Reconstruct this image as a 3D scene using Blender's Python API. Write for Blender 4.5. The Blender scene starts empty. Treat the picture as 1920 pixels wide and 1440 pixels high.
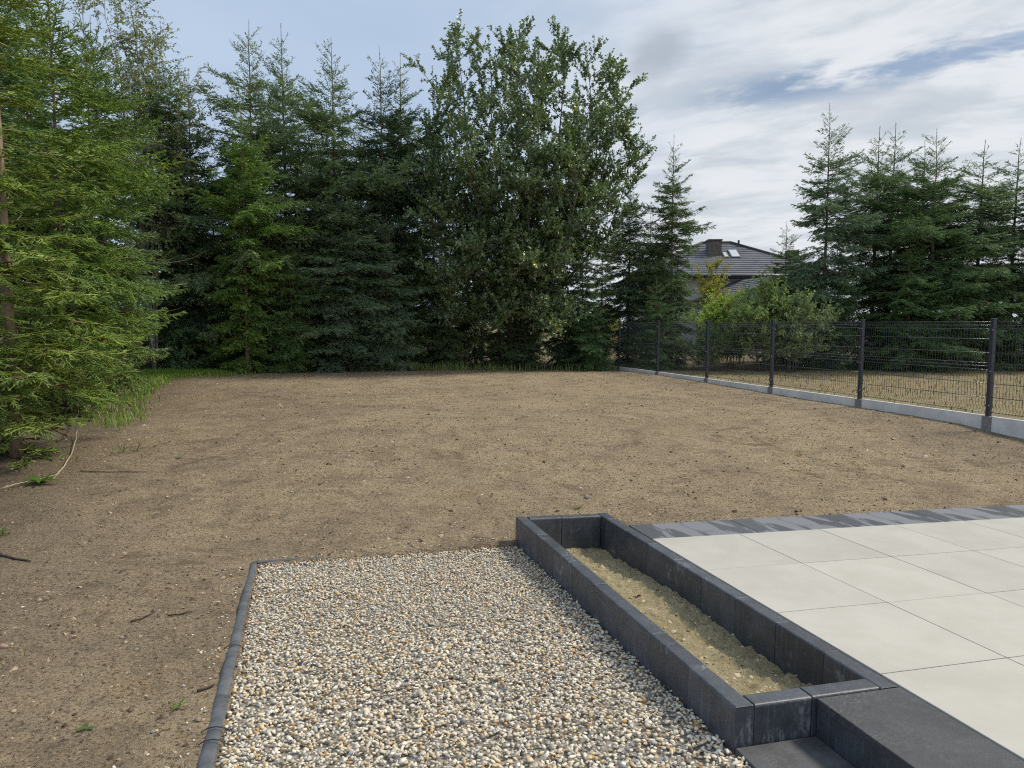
import bpy, math, random
import numpy as np
from mathutils import Matrix, Vector
R = math.radians
random.seed(11)
sc = bpy.context.scene
col = sc.collection

# ------------------------------------------------------------------ camera, sky, sun, exposure
EYE = 1.69
cd = bpy.data.cameras.new('camera'); cam = bpy.data.objects.new('camera', cd); col.objects.link(cam)
cd.sensor_width = 36.0; cd.lens = 25.3; cd.clip_start = 0.05; cd.clip_end = 3000
cam.location = (0, 0, EYE); cam.rotation_euler = (R(90 - 4.83), 0, 0)
sc.camera = cam

SUN_AZ, SUN_EL = 72.0, 48.0          # degrees to the right of the view axis, degrees above the horizon
world = bpy.data.worlds.new('World'); sc.world = world; world.use_nodes = True


def build_world():
    nt = world.node_tree; N = nt.nodes; L = nt.links
    N.clear()

    def nd(t, **kw):
        n = N.new(t)
        for k, v in kw.items():
            setattr(n, k, v)
        return n

    def math_(op, a, b=None, c=None, clamp=False):
        n = nd('ShaderNodeMath', operation=op); n.use_clamp = clamp
        for i, x in enumerate((a, b, c)):
            if x is None:
                continue
            if isinstance(x, (int, float)):
                n.inputs[i].default_value = x
            else:
                L.new(x, n.inputs[i])
        return n.outputs[0]

    def smooth(x, a, b, lo=0.0, hi=1.0):
        n = nd('ShaderNodeMapRange', interpolation_type='SMOOTHSTEP')
        L.new(x, n.inputs[0])
        for i, v in zip((1, 2, 3, 4), (a, b, lo, hi)):
            n.inputs[i].default_value = v
        return n.outputs[0]

    def noise(vec, scale, detail=4, rough=.55, dist=0.0):
        n = nd('ShaderNodeTexNoise'); L.new(vec, n.inputs['Vector'])
        n.inputs['Scale'].default_value = scale; n.inputs['Detail'].default_value = detail
        n.inputs['Roughness'].default_value = rough; n.inputs['Distortion'].default_value = dist
        return n.outputs['Fac']

    def mixc(f, a, b):
        n = nd('ShaderNodeMix', data_type='RGBA')
        if isinstance(f, (int, float)): n.inputs[0].default_value = f
        else: L.new(f, n.inputs[0])
        for i, x in ((6, a), (7, b)):
            if isinstance(x, tuple): n.inputs[i].default_value = (*x, 1)
            else: L.new(x, n.inputs[i])
        return n.outputs[2]

    tc = nd('ShaderNodeTexCoord'); sp = nd('ShaderNodeSeparateXYZ'); L.new(tc.outputs['Generated'], sp.inputs[0])
    X, Y, Z = sp.outputs
    den = math_('ADD', math_('MAXIMUM', Z, 0.0), 0.15)
    px = math_('DIVIDE', X, den); py = math_('DIVIDE', Y, den)
    # coordinates of the cloud deck along and across its streaks
    al = math_('ADD', math_('MULTIPLY', px, .85), math_('MULTIPLY', py, -.53))
    ac = math_('ADD', math_('MULTIPLY', px, .53), math_('MULTIPLY', py, .85))
    cv = nd('ShaderNodeCombineXYZ'); L.new(math_('MULTIPLY', al, .6), cv.inputs[0]); L.new(ac, cv.inputs[1])
    cw = nd('ShaderNodeCombineXYZ'); L.new(px, cw.inputs[0]); L.new(py, cw.inputs[1])
    streak = noise(cv.outputs[0], 3.4, 6, .60, .25)
    soft = noise(cw.outputs[0], 1.3, 3, .5, .2)
    fine = noise(cv.outputs[0], 9.0, 4, .6, .4)
    # thick blue grey deck away from the sun, thin bright streaky deck towards it
    side = smooth(math_('ADD', px, math_('MULTIPLY', math_('SUBTRACT', soft, .5), .9)), -.35, .75)
    dull = mixc(smooth(soft, .3, .75), (.42, .53, .70), (.49, .60, .76))
    lit = mixc(smooth(streak, .36, .62), (.55, .60, .66), (.75, .78, .82))
    cloud = mixc(side, dull, lit)
    # one small dark cloud under the deck
    qx = math_('SUBTRACT', px, .37); qy = math_('SUBTRACT', py, 1.93)
    wob = math_('MULTIPLY', math_('SUBTRACT', fine, .5), .10)
    rr = math_('ADD', math_('SQRT', math_('ADD', math_('MULTIPLY', math_('MULTIPLY', qx, qx), 1.2), math_('MULTIPLY', math_('MULTIPLY', qy, qy), .25))), wob)
    puff = smooth(rr, .02, .12, .7, 0.0)
    cloud = mixc(puff, cloud, (.38, .43, .50))
    # rifts of clear sky that follow the streaks
    rift = math_('SUBTRACT', 1.0, smooth(math_('ABSOLUTE', math_('SUBTRACT', ac, 2.16)), .02, .19))
    br = smooth(math_('ADD', math_('MULTIPLY', fine, .55), math_('MULTIPLY', streak, .45)), .44, .60, 1.0, 0.0)
    gap = math_('MULTIPLY', math_('MULTIPLY', rift, br), smooth(al, -.85, -.45), clamp=True)
    gap2 = smooth(streak, .24, .36, 1.0, 0.0)
    gap = math_('MULTIPLY', math_('MAXIMUM', math_('MULTIPLY', gap, .9), math_('MULTIPLY', gap2, .3)), smooth(px, .2, .6), clamp=True)
    sky = nd('ShaderNodeTexSky', sky_type='NISHITA'); sky.sun_disc = False
    sky.sun_elevation = R(SUN_EL); sky.sun_rotation = R(SUN_AZ); sky.air_density = 1.0; sky.dust_density = 1.0
    b1 = nd('ShaderNodeBackground'); L.new(sky.outputs[0], b1.inputs[0]); b1.inputs[1].default_value = .06
    b2 = nd('ShaderNodeBackground'); L.new(cloud, b2.inputs[0]); b2.inputs[1].default_value = .725
    mx = nd('ShaderNodeMixShader'); L.new(gap, mx.inputs[0]); L.new(b2.outputs[0], mx.inputs[1]); L.new(b1.outputs[0], mx.inputs[2])
    out = nd('ShaderNodeOutputWorld'); L.new(mx.outputs[0], out.inputs[0])


build_world()
sd = bpy.data.lights.new('sun', 'SUN'); sun = bpy.data.objects.new('sun', sd); col.objects.link(sun)
sd.energy = 2.2; sd.angle = R(10); sd.color = (1.0, .93, .80)
sdir = Vector((math.sin(R(SUN_AZ)) * math.cos(R(SUN_EL)), math.cos(R(SUN_AZ)) * math.cos(R(SUN_EL)), math.sin(R(SUN_EL))))
sun.rotation_euler = sdir.to_track_quat('Z', 'Y').to_euler(); sun.location = (20, 10, 30)
vs = sc.view_settings
vs.view_transform = 'Standard'; vs.look = 'None'; vs.exposure = 0.55; vs.gamma = 1.0; vs.use_curve_mapping = False
sc.render.engine = 'CYCLES'
cy = sc.cycles
cy.max_bounces = 5; cy.diffuse_bounces = 4; cy.glossy_bounces = 2; cy.transmission_bounces = 3; cy.transparent_max_bounces = 4
cy.use_denoising = False; cy.filter_width = 1.15
world.cycles.sampling_method = 'MANUAL'; world.cycles.sample_map_resolution = 512


# ------------------------------------------------------------------ helpers
def tag(o, label=None, cat=None, group=None, kind=None):
    for k, v in (('label', label), ('category', cat), ('group', group), ('kind', kind)):
        if v: o[k] = v
    return o


def link(name, me, mat=None, parent=None):
    o = bpy.data.objects.new(name, me); col.objects.link(o)
    if mat is not None and me is not None and len(me.materials) == 0: me.materials.append(mat)
    if parent is not None: o.parent = parent
    return o


def empty(name, loc=(0, 0, 0), rz=0, mw=None):
    o = bpy.data.objects.new(name, None); col.objects.link(o)
    if mw is not None: o.matrix_world = mw
    else: o.location = loc; o.rotation_euler = (0, 0, rz)
    o.empty_display_size = .2
    return o


def mesh_np(name, V, F, tint=None, color=None, smooth=False):
    """V (n,3), F (m,3 or 4) -> mesh; tint: one float a face, color: one rgb a face"""
    V = np.ascontiguousarray(V, dtype=np.float32); F = np.ascontiguousarray(F, dtype=np.int32)
    m, k = F.shape
    me = bpy.data.meshes.new(name)
    me.vertices.add(len(V)); me.vertices.foreach_set('co', V.ravel())
    me.loops.add(m * k); me.loops.foreach_set('vertex_index', F.ravel())
    me.polygons.add(m); me.polygons.foreach_set('loop_start', np.arange(m, dtype=np.int32) * k)
    if smooth: me.polygons.foreach_set('use_smooth', np.ones(m, dtype=bool))
    if tint is not None:
        at = me.attributes.new('tint', 'FLOAT', 'FACE'); at.data.foreach_set('value', np.ascontiguousarray(tint, dtype=np.float32))
    if color is not None:
        at = me.attributes.new('stone', 'FLOAT_COLOR', 'FACE')
        c = np.ones((m, 4), dtype=np.float32); c[:, :3] = color
        at.data.foreach_set('color', c.ravel())
    me.update(calc_edges=True)
    return me


class MB:
    """collects simple solids into one mesh"""
    def __init__(s): s.v = []; s.f = []

    def add(s, vs, fs):
        b = len(s.v); s.v += [tuple(v) for v in vs]; s.f += [tuple(i + b for i in f) for f in fs]; return s

    def box(s, x0, x1, y0, y1, z0, z1):
        return s.add([(x, y, z) for z in (z0, z1) for y in (y0, y1) for x in (x0, x1)],
                     [(0, 2, 3, 1), (4, 5, 7, 6), (0, 1, 5, 4), (2, 6, 7, 3), (0, 4, 6, 2), (1, 3, 7, 5)])

    def tube(s, pts, rad, n=6, cap=True):
        pts = [Vector(p) for p in pts]; rings = []
        if isinstance(rad, (int, float)): rad = [rad] * len(pts)
        for i, p in enumerate(pts):
            d = (pts[min(i + 1, len(pts) - 1)] - pts[max(i - 1, 0)]).normalized()
            a = d.cross(Vector((0, 0, 1)) if abs(d.z) < .9 else Vector((1, 0, 0))).normalized(); b = d.cross(a)
            rings.append([p + (a * math.cos(2 * math.pi * k / n) + b * math.sin(2 * math.pi * k / n)) * rad[i] for k in range(n)])
        vs = [v for r in rings for v in r]; fs = []
        for i in range(len(pts) - 1):
            for k in range(n):
                fs.append((i * n + k, i * n + (k + 1) % n, (i + 1) * n + (k + 1) % n, (i + 1) * n + k))
        if cap: fs += [tuple(range(n))[::-1], tuple((len(pts) - 1) * n + k for k in range(n))]
        return s.add(vs, fs)

    def mesh(s, name, bevel=0, seg=2, smooth=False):
        me = bpy.data.meshes.new(name); me.from_pydata(s.v, [], s.f); me.update()
        if bevel:
            import bmesh
            bm = bmesh.new(); bm.from_mesh(me)
            bmesh.ops.bevel(bm, geom=bm.edges[:], offset=bevel, segments=seg, affect='EDGES', profile=.5)
            bm.to_mesh(me); bm.free()
        if smooth:
            me.polygons.foreach_set('use_smooth', [True] * len(me.polygons))
        return me

    def build(s, name, mat, parent=None, **k): return link(name, s.mesh(name, **k), mat, parent)


def fbm(x, y, seed=0, octs=4, base=1.0, gain=.5):
    """cheap smooth value noise in numpy, about -1..1"""
    out = np.zeros_like(x, dtype=np.float64); amp = 1.0; tot = 0
    for o in range(octs):
        fx = x * base * 2 ** o + 37.7 * seed + 11.3 * o; fy = y * base * 2 ** o - 19.1 * seed + 5.7 * o
        ix = np.floor(fx); iy = np.floor(fy); tx = fx - ix; ty = fy - iy
        tx = tx * tx * (3 - 2 * tx); ty = ty * ty * (3 - 2 * ty)
        def h(a, b):
            v = np.sin(a * 127.1 + b * 311.7 + seed * 74.7) * 43758.5453
            return (v - np.floor(v)) * 2 - 1
        n = (h(ix, iy) * (1 - tx) + h(ix + 1, iy) * tx) * (1 - ty) + (h(ix, iy + 1) * (1 - tx) + h(ix + 1, iy + 1) * tx) * ty
        out += n * amp; tot += amp; amp *= gain
    return out / tot


# ------------------------------------------------------------------ materials
class Mat:
    def __init__(s, name):
        s.m = bpy.data.materials.new(name); s.m.use_nodes = True; s.nt = s.m.node_tree; s.N = s.nt.nodes; s.L = s.nt.links
        s.N.clear(); s.out = s.N.new('ShaderNodeOutputMaterial')
        s.tc = s.N.new('ShaderNodeTexCoord')

    def nd(s, t, **kw):
        n = s.N.new(t)
        for k, v in kw.items(): setattr(n, k, v)
        return n

    def setin(s, n, i, v):
        if isinstance(v, tuple): n.inputs[i].default_value = (*v, 1) if len(v) == 3 and n.inputs[i].type == 'RGBA' else v
        elif isinstance(v, (int, float)): n.inputs[i].default_value = v
        else: s.L.new(v, n.inputs[i])

    def math(s, op, a, b=0.0, c=None):
        n = s.nd('ShaderNodeMath', operation=op); s.setin(n, 0, a); s.setin(n, 1, b)
        if c is not None: s.setin(n, 2, c)
        return n.outputs[0]

    def mapping(s, vec, scale=(1, 1, 1), rot=(0, 0, 0)):
        n = s.nd('ShaderNodeMapping'); s.L.new(vec, n.inputs[0]); n.inputs['Scale'].default_value = scale; n.inputs['Rotation'].default_value = rot
        return n.outputs[0]

    def noise(s, vec, scale, detail=4, rough=.55, dist=0):
        n = s.nd('ShaderNodeTexNoise'); s.L.new(vec, n.inputs['Vector']); n.inputs['Scale'].default_value = scale
        n.inputs['Detail'].default_value = detail; n.inputs['Roughness'].default_value = rough; n.inputs['Distortion'].default_value = dist
        return n.outputs['Fac']

    def voro(s, vec, scale, out='Distance', feature='F1'):
        n = s.nd('ShaderNodeTexVoronoi', feature=feature); s.L.new(vec, n.inputs['Vector']); n.inputs['Scale'].default_value = scale
        return n.outputs[out]

    def ramp(s, x, a, b, lo=0.0, hi=1.0):
        n = s.nd('ShaderNodeMapRange', interpolation_type='SMOOTHSTEP'); s.setin(n, 0, x)
        for i, v in zip((1, 2, 3, 4), (a, b, lo, hi)): n.inputs[i].default_value = v
        return n.outputs[0]

    def mix(s, f, a, b, mode='MIX'):
        n = s.nd('ShaderNodeMix', data_type='RGBA', blend_type=mode); s.setin(n, 0, f); s.setin(n, 6, a); s.setin(n, 7, b)
        return n.outputs[2]

    def attr(s, name): return s.nd('ShaderNodeAttribute', attribute_name=name)

    def rnd(s): return s.nd('ShaderNodeObjectInfo').outputs['Random']

    def bump(s, h, strength, dist, prev=None):
        n = s.nd('ShaderNodeBump'); s.L.new(h, n.inputs['Height']); n.inputs['Strength'].default_value = strength; n.inputs['Distance'].default_value = dist
        if prev is not None: s.L.new(prev, n.inputs['Normal'])
        return n.outputs[0]

    def pbr(s, color, rough=.8, bump=None, spec=.35, metal=0.0):
        p = s.nd('ShaderNodeBsdfPrincipled'); s.setin(p, 'Base Color', color); s.setin(p, 'Roughness', rough)
        p.inputs['Specular IOR Level'].default_value = spec; p.inputs['Metallic'].default_value = metal
        if bump is not None: s.L.new(bump, p.inputs['Normal'])
        s.L.new(p.outputs[0], s.out.inputs[0]); return s.m

    def leaf(s, color, trans=.3, gloss=.05, rough=.4, tmul=(1.15, 1.25, .6)):
        d = s.nd('ShaderNodeBsdfDiffuse'); s.setin(d, 0, color)
        t = s.nd('ShaderNodeBsdfTranslucent'); s.setin(t, 0, s.mix(1.0, color, tmul, 'MULTIPLY'))
        g = s.nd('ShaderNodeBsdfGlossy'); g.inputs['Roughness'].default_value = rough; g.inputs[0].default_value = (1, 1, 1, 1)
        m1 = s.nd('ShaderNodeMixShader'); m1.inputs[0].default_value = trans; s.L.new(d.outputs[0], m1.inputs[1]); s.L.new(t.outputs[0], m1.inputs[2])
        m2 = s.nd('ShaderNodeMixShader'); m2.inputs[0].default_value = gloss; s.L.new(m1.outputs[0], m2.inputs[1]); s.L.new(g.outputs[0], m2.inputs[2])
        s.L.new(m2.outputs[0], s.out.inputs[0]); return s.m


def m_soil():
    m = Mat('soil'); P = m.tc.outputs['Object']
    big = m.noise(P, .35, 5, .6, .3); mid = m.noise(P, 2.2, 6, .65, .2); fine = m.noise(P, 42, 6, .8); grain = m.noise(P, 120, 3, .75)
    rake = m.noise(m.mapping(P, (2.2, 6.5, 1), (0, 0, R(7))), 1.6, 6, .7, .6)
    c = m.mix(m.ramp(big, .35, .65), (.47, .36, .235), (.56, .435, .275))
    c = m.mix(m.ramp(mid, .44, .66, 0, .6), c, (.27, .20, .135))
    c = m.mix(m.ramp(m.noise(P, .9, 4, .6, .5), .60, .74, 0, .65), c, (.56, .385, .20))
    c = m.mix(m.ramp(rake, .50, .66, 0, .38), c, (.23, .17, .115))
    c = m.mix(m.ramp(fine, .38, .52, .9, 0), c, (.12, .086, .055))
    c = m.mix(m.ramp(grain, .52, .72, 0, .75), c, (.66, .55, .40))
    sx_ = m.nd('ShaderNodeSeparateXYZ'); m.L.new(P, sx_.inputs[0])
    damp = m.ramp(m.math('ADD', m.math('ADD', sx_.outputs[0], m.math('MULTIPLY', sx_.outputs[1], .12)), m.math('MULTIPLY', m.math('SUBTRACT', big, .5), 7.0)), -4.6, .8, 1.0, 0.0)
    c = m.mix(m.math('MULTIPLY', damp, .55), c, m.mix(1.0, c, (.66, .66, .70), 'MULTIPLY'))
    c = m.mix(m.ramp(m.noise(P, 1.5, 5, .7, .8), .57, .66, 0, .55), c, (.17, .122, .08))
    # needle litter and thin turf under the trees and along the boundary, sown plot beyond the fence
    sp = m.nd('ShaderNodeSeparateXYZ'); m.L.new(P, sp.inputs[0]); X, Y = sp.outputs[0], sp.outputs[1]
    wob = m.math('MULTIPLY', m.math('SUBTRACT', mid, .5), 3.0)
    row = m.ramp(m.math('ADD', Y, wob), 21.6, 23.0)
    fx = m.math('ADD', m.math('MULTIPLY', m.math('SUBTRACT', Y, 10.5), .3015), m.math('SUBTRACT', X, 7.0))
    nb = m.ramp(fx, -.05, .05)
    leftb = m.ramp(m.math('ADD', m.math('ADD', X, m.math('MULTIPLY', Y, .30)), m.math('MULTIPLY', wob, .45)), -3.6, -1.9, 1.0, 0.0)
    litter = m.mix(m.ramp(fine, .4, .6), (.10, .08, .055), (.19, .148, .10))
    c = m.mix(m.math('MULTIPLY', m.math('MAXIMUM', row, m.math('MULTIPLY', leftb, .8)), .85), c, litter)
    green = m.mix(m.ramp(grain, .4, .6), (.26, .25, .10), (.36, .31, .16))
    c = m.mix(m.math('MULTIPLY', nb, m.ramp(m.noise(P, 3.5, 5, .7), .42, .60, 0, .75)), c, green)
    h = m.math('ADD', m.math('MULTIPLY', fine, .7), m.math('MULTIPLY', grain, .3))
    cr = m.voro(m.mapping(P, (1, 1, 1)), 48)
    b = m.bump(h, 1.0, .05)
    b = m.bump(cr, .7, .02, b)
    b = m.bump(rake, .9, .07, b)
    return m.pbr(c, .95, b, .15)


def m_clod():
    m = Mat('soil_clod'); a = m.attr('stone').outputs['Color']
    n = m.noise(m.tc.outputs['Object'], 60, 4, .7)
    return m.pbr(m.mix(1.0, a, m.mix(n, (.6, .6, .6), (1.35, 1.35, 1.35)), 'MULTIPLY'), .95, None, .15)


def m_pebble():
    m = Mat('pebble'); a = m.attr('stone').outputs['Color']; P = m.tc.outputs['Object']
    n = m.noise(P, 70, 5, .7, .4)
    c = m.mix(1.0, a, m.mix(m.ramp(n, .3, .7), (.62, .60, .58), (1.15, 1.15, 1.15)), 'MULTIPLY')
    c = m.mix(m.ramp(m.noise(P, 38, 3, .6), .64, .74, 0, .45), c, (.33, .19, .085))
    return m.pbr(c, .62, m.bump(m.noise(P, 150, 3, .6), .3, .004), .35)


def m_concrete(name, top, stain=(.30, .31, .33), streak=True, amount=.6, rough=.72, seed=0.0):
    """anthracite concrete: grain, vertical casting streaks, pale lime bloom in blotches"""
    m = Mat(name)
    add = m.nd('ShaderNodeVectorMath', operation='ADD'); m.L.new(m.tc.outputs['Object'], add.inputs[0])
    cmb = m.nd('ShaderNodeCombineXYZ'); r = m.math('MULTIPLY', m.rnd(), 37.0); m.L.new(r, cmb.inputs[0]); m.L.new(r, cmb.inputs[1]); m.L.new(cmb.outputs[0], add.inputs[1])
    P = add.outputs[0]
    grain = m.noise(P, 160, 4, .7); blot = m.noise(P, 5, 5, .65, .4); mid = m.noise(P, 22, 5, .65)
    dark = tuple(v * .62 for v in top)
    c = m.mix(m.ramp(blot, .35, .68), dark, top)
    c = m.mix(m.ramp(mid, .50, .75, 0, .5), c, tuple(v * 1.5 for v in top))
    if streak:
        st = m.noise(m.mapping(P, (60, 60, 2.2)), 1.0, 4, .6)
        c = m.mix(m.ramp(st, .52, .72, 0, .40), c, tuple(v * 2.1 for v in top))
        bl = m.math('MULTIPLY', m.ramp(m.noise(P, 3.2, 4, .6, .3), .555, .68), m.ramp(m.noise(m.mapping(P, (1, 1, .4)), 34, 4, .7), .45, .65))
        c = m.mix(m.math('MULTIPLY', bl, amount), c, stain)
    c = m.mix(m.ramp(grain, .60, .74, 0, .35), c, tuple(v * 2.2 for v in top))
    if not streak:
        du = m.math('MULTIPLY', m.ramp(m.noise(P, 2.6, 5, .65, .5), .48, .68), m.ramp(m.noise(P, 75, 4, .7), .45, .70))
        c = m.mix(m.math('MULTIPLY', du, .45), c, (.27, .25, .22))
    tone = m.ramp(m.rnd(), 0, 1, .8, 1.2)
    t3 = m.nd('ShaderNodeCombineXYZ'); [m.L.new(tone, t3.inputs[i]) for i in range(3)]
    c = m.mix(1.0, c, t3.outputs[0], 'MULTIPLY')
    b = m.bump(grain, .35, .004); b = m.bump(mid, .4, .006, b)
    return m.pbr(c, rough, b, .6)


def m_border():
    m = Mat('border_slab_concrete'); P = m.tc.outputs['Object']
    n = m.noise(m.mapping(P, (3.0, .9, 1), (0, 0, R(-38))), 1.5, 3, .5, .5)
    g = m.noise(P, 140, 4, .7)
    c = m.mix(m.ramp(n, .47, .53), (.070, .075, .084), (.175, .184, .202))
    c = m.mix(m.ramp(g, .5, .75, 0, .35), c, (.24, .25, .265))
    r = m.ramp(n, .47, .53, .42, .75)
    return m.pbr(c, r, m.bump(g, .3, .003), .45)


def m_tile():
    m = Mat('cream_tile'); P = m.tc.outputs['Object']
    add = m.nd('ShaderNodeVectorMath', operation='ADD'); m.L.new(P, add.inputs[0])
    cmb = m.nd('ShaderNodeCombineXYZ'); r = m.math('MULTIPLY', m.rnd(), 51.0); m.L.new(r, cmb.inputs[0]); m.L.new(r, cmb.inputs[2]); m.L.new(cmb.outputs[0], add.inputs[1])
    P = add.outputs[0]
    c = m.mix(m.ramp(m.noise(P, 2.5, 5, .6, .4), .3, .7), (.445, .424, .368), (.502, .479, .420))
    c = m.mix(m.ramp(m.noise(P, 7, 5, .7, .3), .62, .78, 0, .30), c, (.41, .38, .315))
    c = m.mix(m.ramp(m.noise(P, 55, 3, .6), .70, .76, 0, .45), c, (.42, .38, .31))
    c = m.mix(m.ramp(m.noise(P, 240, 2, .6), .58, .75, 0, .18), c, (.45, .42, .37))
    tone = m.ramp(m.rnd(), 0, 1, .945, 1.03)
    t3 = m.nd('ShaderNodeCombineXYZ'); [m.L.new(tone, t3.inputs[i]) for i in range(3)]
    c = m.mix(1.0, c, t3.outputs[0], 'MULTIPLY')
    return m.pbr(c, .62, m.bump(m.noise(P, 220, 3, .6), .12, .002), .3)


def m_sand():
    m = Mat('planter_sand'); P = m.tc.outputs['Object']
    c = m.mix(m.ramp(m.noise(P, 6, 5, .65, .3), .35, .65), (.40, .33, .19), (.54, .455, .275))
    c = m.mix(m.ramp(m.noise(P, 45, 5, .7), .50, .66, 0, .6), c, (.22, .175, .10))
    c = m.mix(m.ramp(m.noise(P, 140, 3, .7), .55, .75, 0, .5), c, (.66, .58, .40))
    b = m.bump(m.noise(P, 60, 6, .75), 1.0, .03)
    return m.pbr(c, .95, b, .15)


def m_plain(name, c1, c2, scale=8, rough=.6, spec=.4, metal=0.0, bump=0.0, stretch=(1, 1, 1)):
    m = Mat(name); P = m.mapping(m.tc.outputs['Object'], stretch); n = m.noise(P, scale, 5, .65, .2)
    b = m.bump(m.noise(P, scale * 6, 4, .65), bump, .01) if bump else None
    return m.pbr(m.mix(m.ramp(n, .3, .7), c1, c2), rough, b, spec, metal)


def m_needle():
    m = Mat('spruce_needles')
    oc = m.nd('ShaderNodeObjectInfo').outputs['Color']; t = m.attr('tint').outputs['Fac']
    c = m.mix(1.0, oc, m.mix(m.ramp(t, 0, 1), (.58, .66, .72), (1.42, 1.32, 1.05)), 'MULTIPLY')
    c = m.mix(m.ramp(t, 1.5, 1.6), c, (.105, .058, .026))
    return m.leaf(c, .16, .035, .45)


def m_leafy(name, trans=.32, gloss=.07, rough=.35):
    m = Mat(name)
    oc = m.nd('ShaderNodeObjectInfo').outputs['Color']; t = m.attr('tint').outputs['Fac']
    c = m.mix(1.0, oc, m.mix(m.ramp(t, 0, 1), (.60, .68, .68), (1.4, 1.3, 1.1)), 'MULTIPLY')
    c = m.mix(m.ramp(t, 1.5, 1.6), c, (.36, .34, .055))
    c = m.mix(m.ramp(t, 2.5, 2.6), c, (.16, .075, .045))
    return m.leaf(c, trans, gloss, rough)


def m_bark(name, c1, c2):
    m = Mat(name); P = m.tc.outputs['Object']
    n = m.noise(m.mapping(P, (6, 6, 1.4)), 3.0, 6, .7, .5)
    return m.pbr(m.mix(m.ramp(n, .35, .65), c1, c2), .9, m.bump(n, .7, .02), .2)


def m_rooftile():
    m = Mat('roof_tile'); P = m.tc.outputs['Object']
    c = m.mix(m.ramp(m.noise(P, 1.2, 4, .6), .35, .65), (.098, .100, .118), (.140, .143, .165))
    return m.pbr(c, .55, None, .5)


MAT = dict(
    soil=m_soil(), clod=m_clod(), pebble=m_pebble(),
    block=m_concrete('anthracite_block', (.068, .075, .088), rough=.42),
    slab=m_concrete('anthracite_slab', (.052, .054, .060), streak=False, rough=.55),
    lowslab=m_concrete('grey_step_slab', (.085, .086, .090), streak=False, rough=.7),
    border=m_border(), tile=m_tile(), sand=m_sand(),
    bedding=m_plain('tile_bedding', (.085, .072, .055), (.13, .11, .085), 20, .95, .1, bump=.5),
    gravelbase=m_plain('gravel_fines', (.30, .275, .235), (.50, .46, .39), 60, .95, .1, bump=.8),
    edging=m_plain('edging_plastic', (.075, .08, .088), (.14, .147, .157), 9, .55, .4, bump=.3),
    anthracite=m_plain('fence_coating', (.022, .028, .041), (.032, .039, .054), 30, .34, .6),
    wire=m_plain('wire_sky_sheen', (.045, .055, .060), (.060, .072, .078), 30, .22, .8),  # same coating as the fence, lightened to carry the reflected sky
    zinc=m_plain('zinc_bolt', (.55, .56, .58), (.7, .7, .72), 30, .3, .5, .9),
    plinth=m_plain('plinth_concrete', (.60, .59, .56), (.74, .725, .69), 5, .9, .2, bump=.4),
    plinth_dark=m_plain('connector_concrete', (.20, .195, .185), (.30, .29, .275), 12, .9, .2, bump=.4),
    needle=m_needle(), leaf=m_leafy('glossy_leaf', .30, .10, .38), leafm=m_leafy('matt_leaf', .38, .03, .5),
    bark=m_bark('spruce_bark', (.10, .075, .055), (.21, .165, .125)), bark_lit=m_bark('sunlit_spruce_bark', (.24, .18, .12), (.36, .28, .20)),  # second bark is spruce bark with sunlight put into its colour
    wbark=m_bark('willow_bark', (.09, .085, .075), (.17, .16, .145)), bbark=m_bark('birch_bark', (.10, .08, .07), (.45, .43, .40)),
    roof=m_rooftile(), wall=m_plain('house_render', (.42, .41, .40), (.50, .49, .48), 2, .9, .2),
    slate=m_plain('grey_cladding', (.20, .21, .23), (.29, .30, .32), 2, .7, .3),
    chim=m_plain('chimney_brick', (.10, .085, .075), (.16, .14, .12), 6, .85, .2), chimd=m_plain('dark_roof_part', (.05, .045, .045), (.08, .075, .07), 6, .7, .3),
    gutter=m_plain('dark_gutter', (.025, .026, .03), (.04, .04, .045), 4, .4, .5), frame=m_plain('roof_window_frame', (.10, .10, .11), (.15, .15, .16), 5, .4, .5),
    stick=m_plain('dead_wood', (.045, .034, .026), (.12, .095, .07), 25, .9, .2, bump=.5), straw=m_plain('dry_stalk', (.34, .28, .19), (.46, .39, .27), 20, .9, .2),
    stone=m_plain('field_stone', (.22, .18, .15), (.38, .32, .27), 14, .85, .25, bump=.5),
    pink=m_plain('pink_field_stone', (.30, .19, .15), (.44, .31, .25), 14, .85, .25, bump=.5),
)
gm = Mat('window_glass'); MAT['glass'] = gm.pbr((.55, .58, .62), .06, None, .9)


# ------------------------------------------------------------------ patio frame: local x to the right along the tiles, local y away from the camera
YAW = R(16.05); PA, PB = -.0258, -.021
PX, PY = 1.128, 5.678


def patio_z(x, y): return PA * x + PB * (y - 5.07)


U = Vector((math.cos(YAW), math.sin(YAW), PA * math.cos(YAW) + PB * math.sin(YAW))).normalized()
W = Vector((-math.sin(YAW), math.cos(YAW), -PA * math.sin(YAW) + PB * math.cos(YAW))).normalized()
Nn = U.cross(W).normalized()
PM = Matrix(((U.x, W.x, Nn.x, PX), (U.y, W.y, Nn.y, PY), (U.z, W.z, Nn.z, patio_z(PX, PY)), (0, 0, 0, 1)))
CU, SU = math.cos(YAW), math.sin(YAW)


def to_uv(x, y):       # world -> patio u (right), w (away)
    dx, dy = x - PX, y - PY
    return dx * CU + dy * SU, -dx * SU + dy * CU


def from_uv(u, w): return PX + u * CU - w * SU, PY + u * SU + w * CU


def gravel_z(x, y): return -.175 - .027 * (y - 3.0)


def sstep(a, b, x):
    t = np.clip((x - a) / (b - a), 0, 1); return t * t * (3 - 2 * t)


G_U0, G_U1, G_W0, G_W1 = -3.06, -.885, -3.4, .84      # gravel bed in the patio frame


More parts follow.
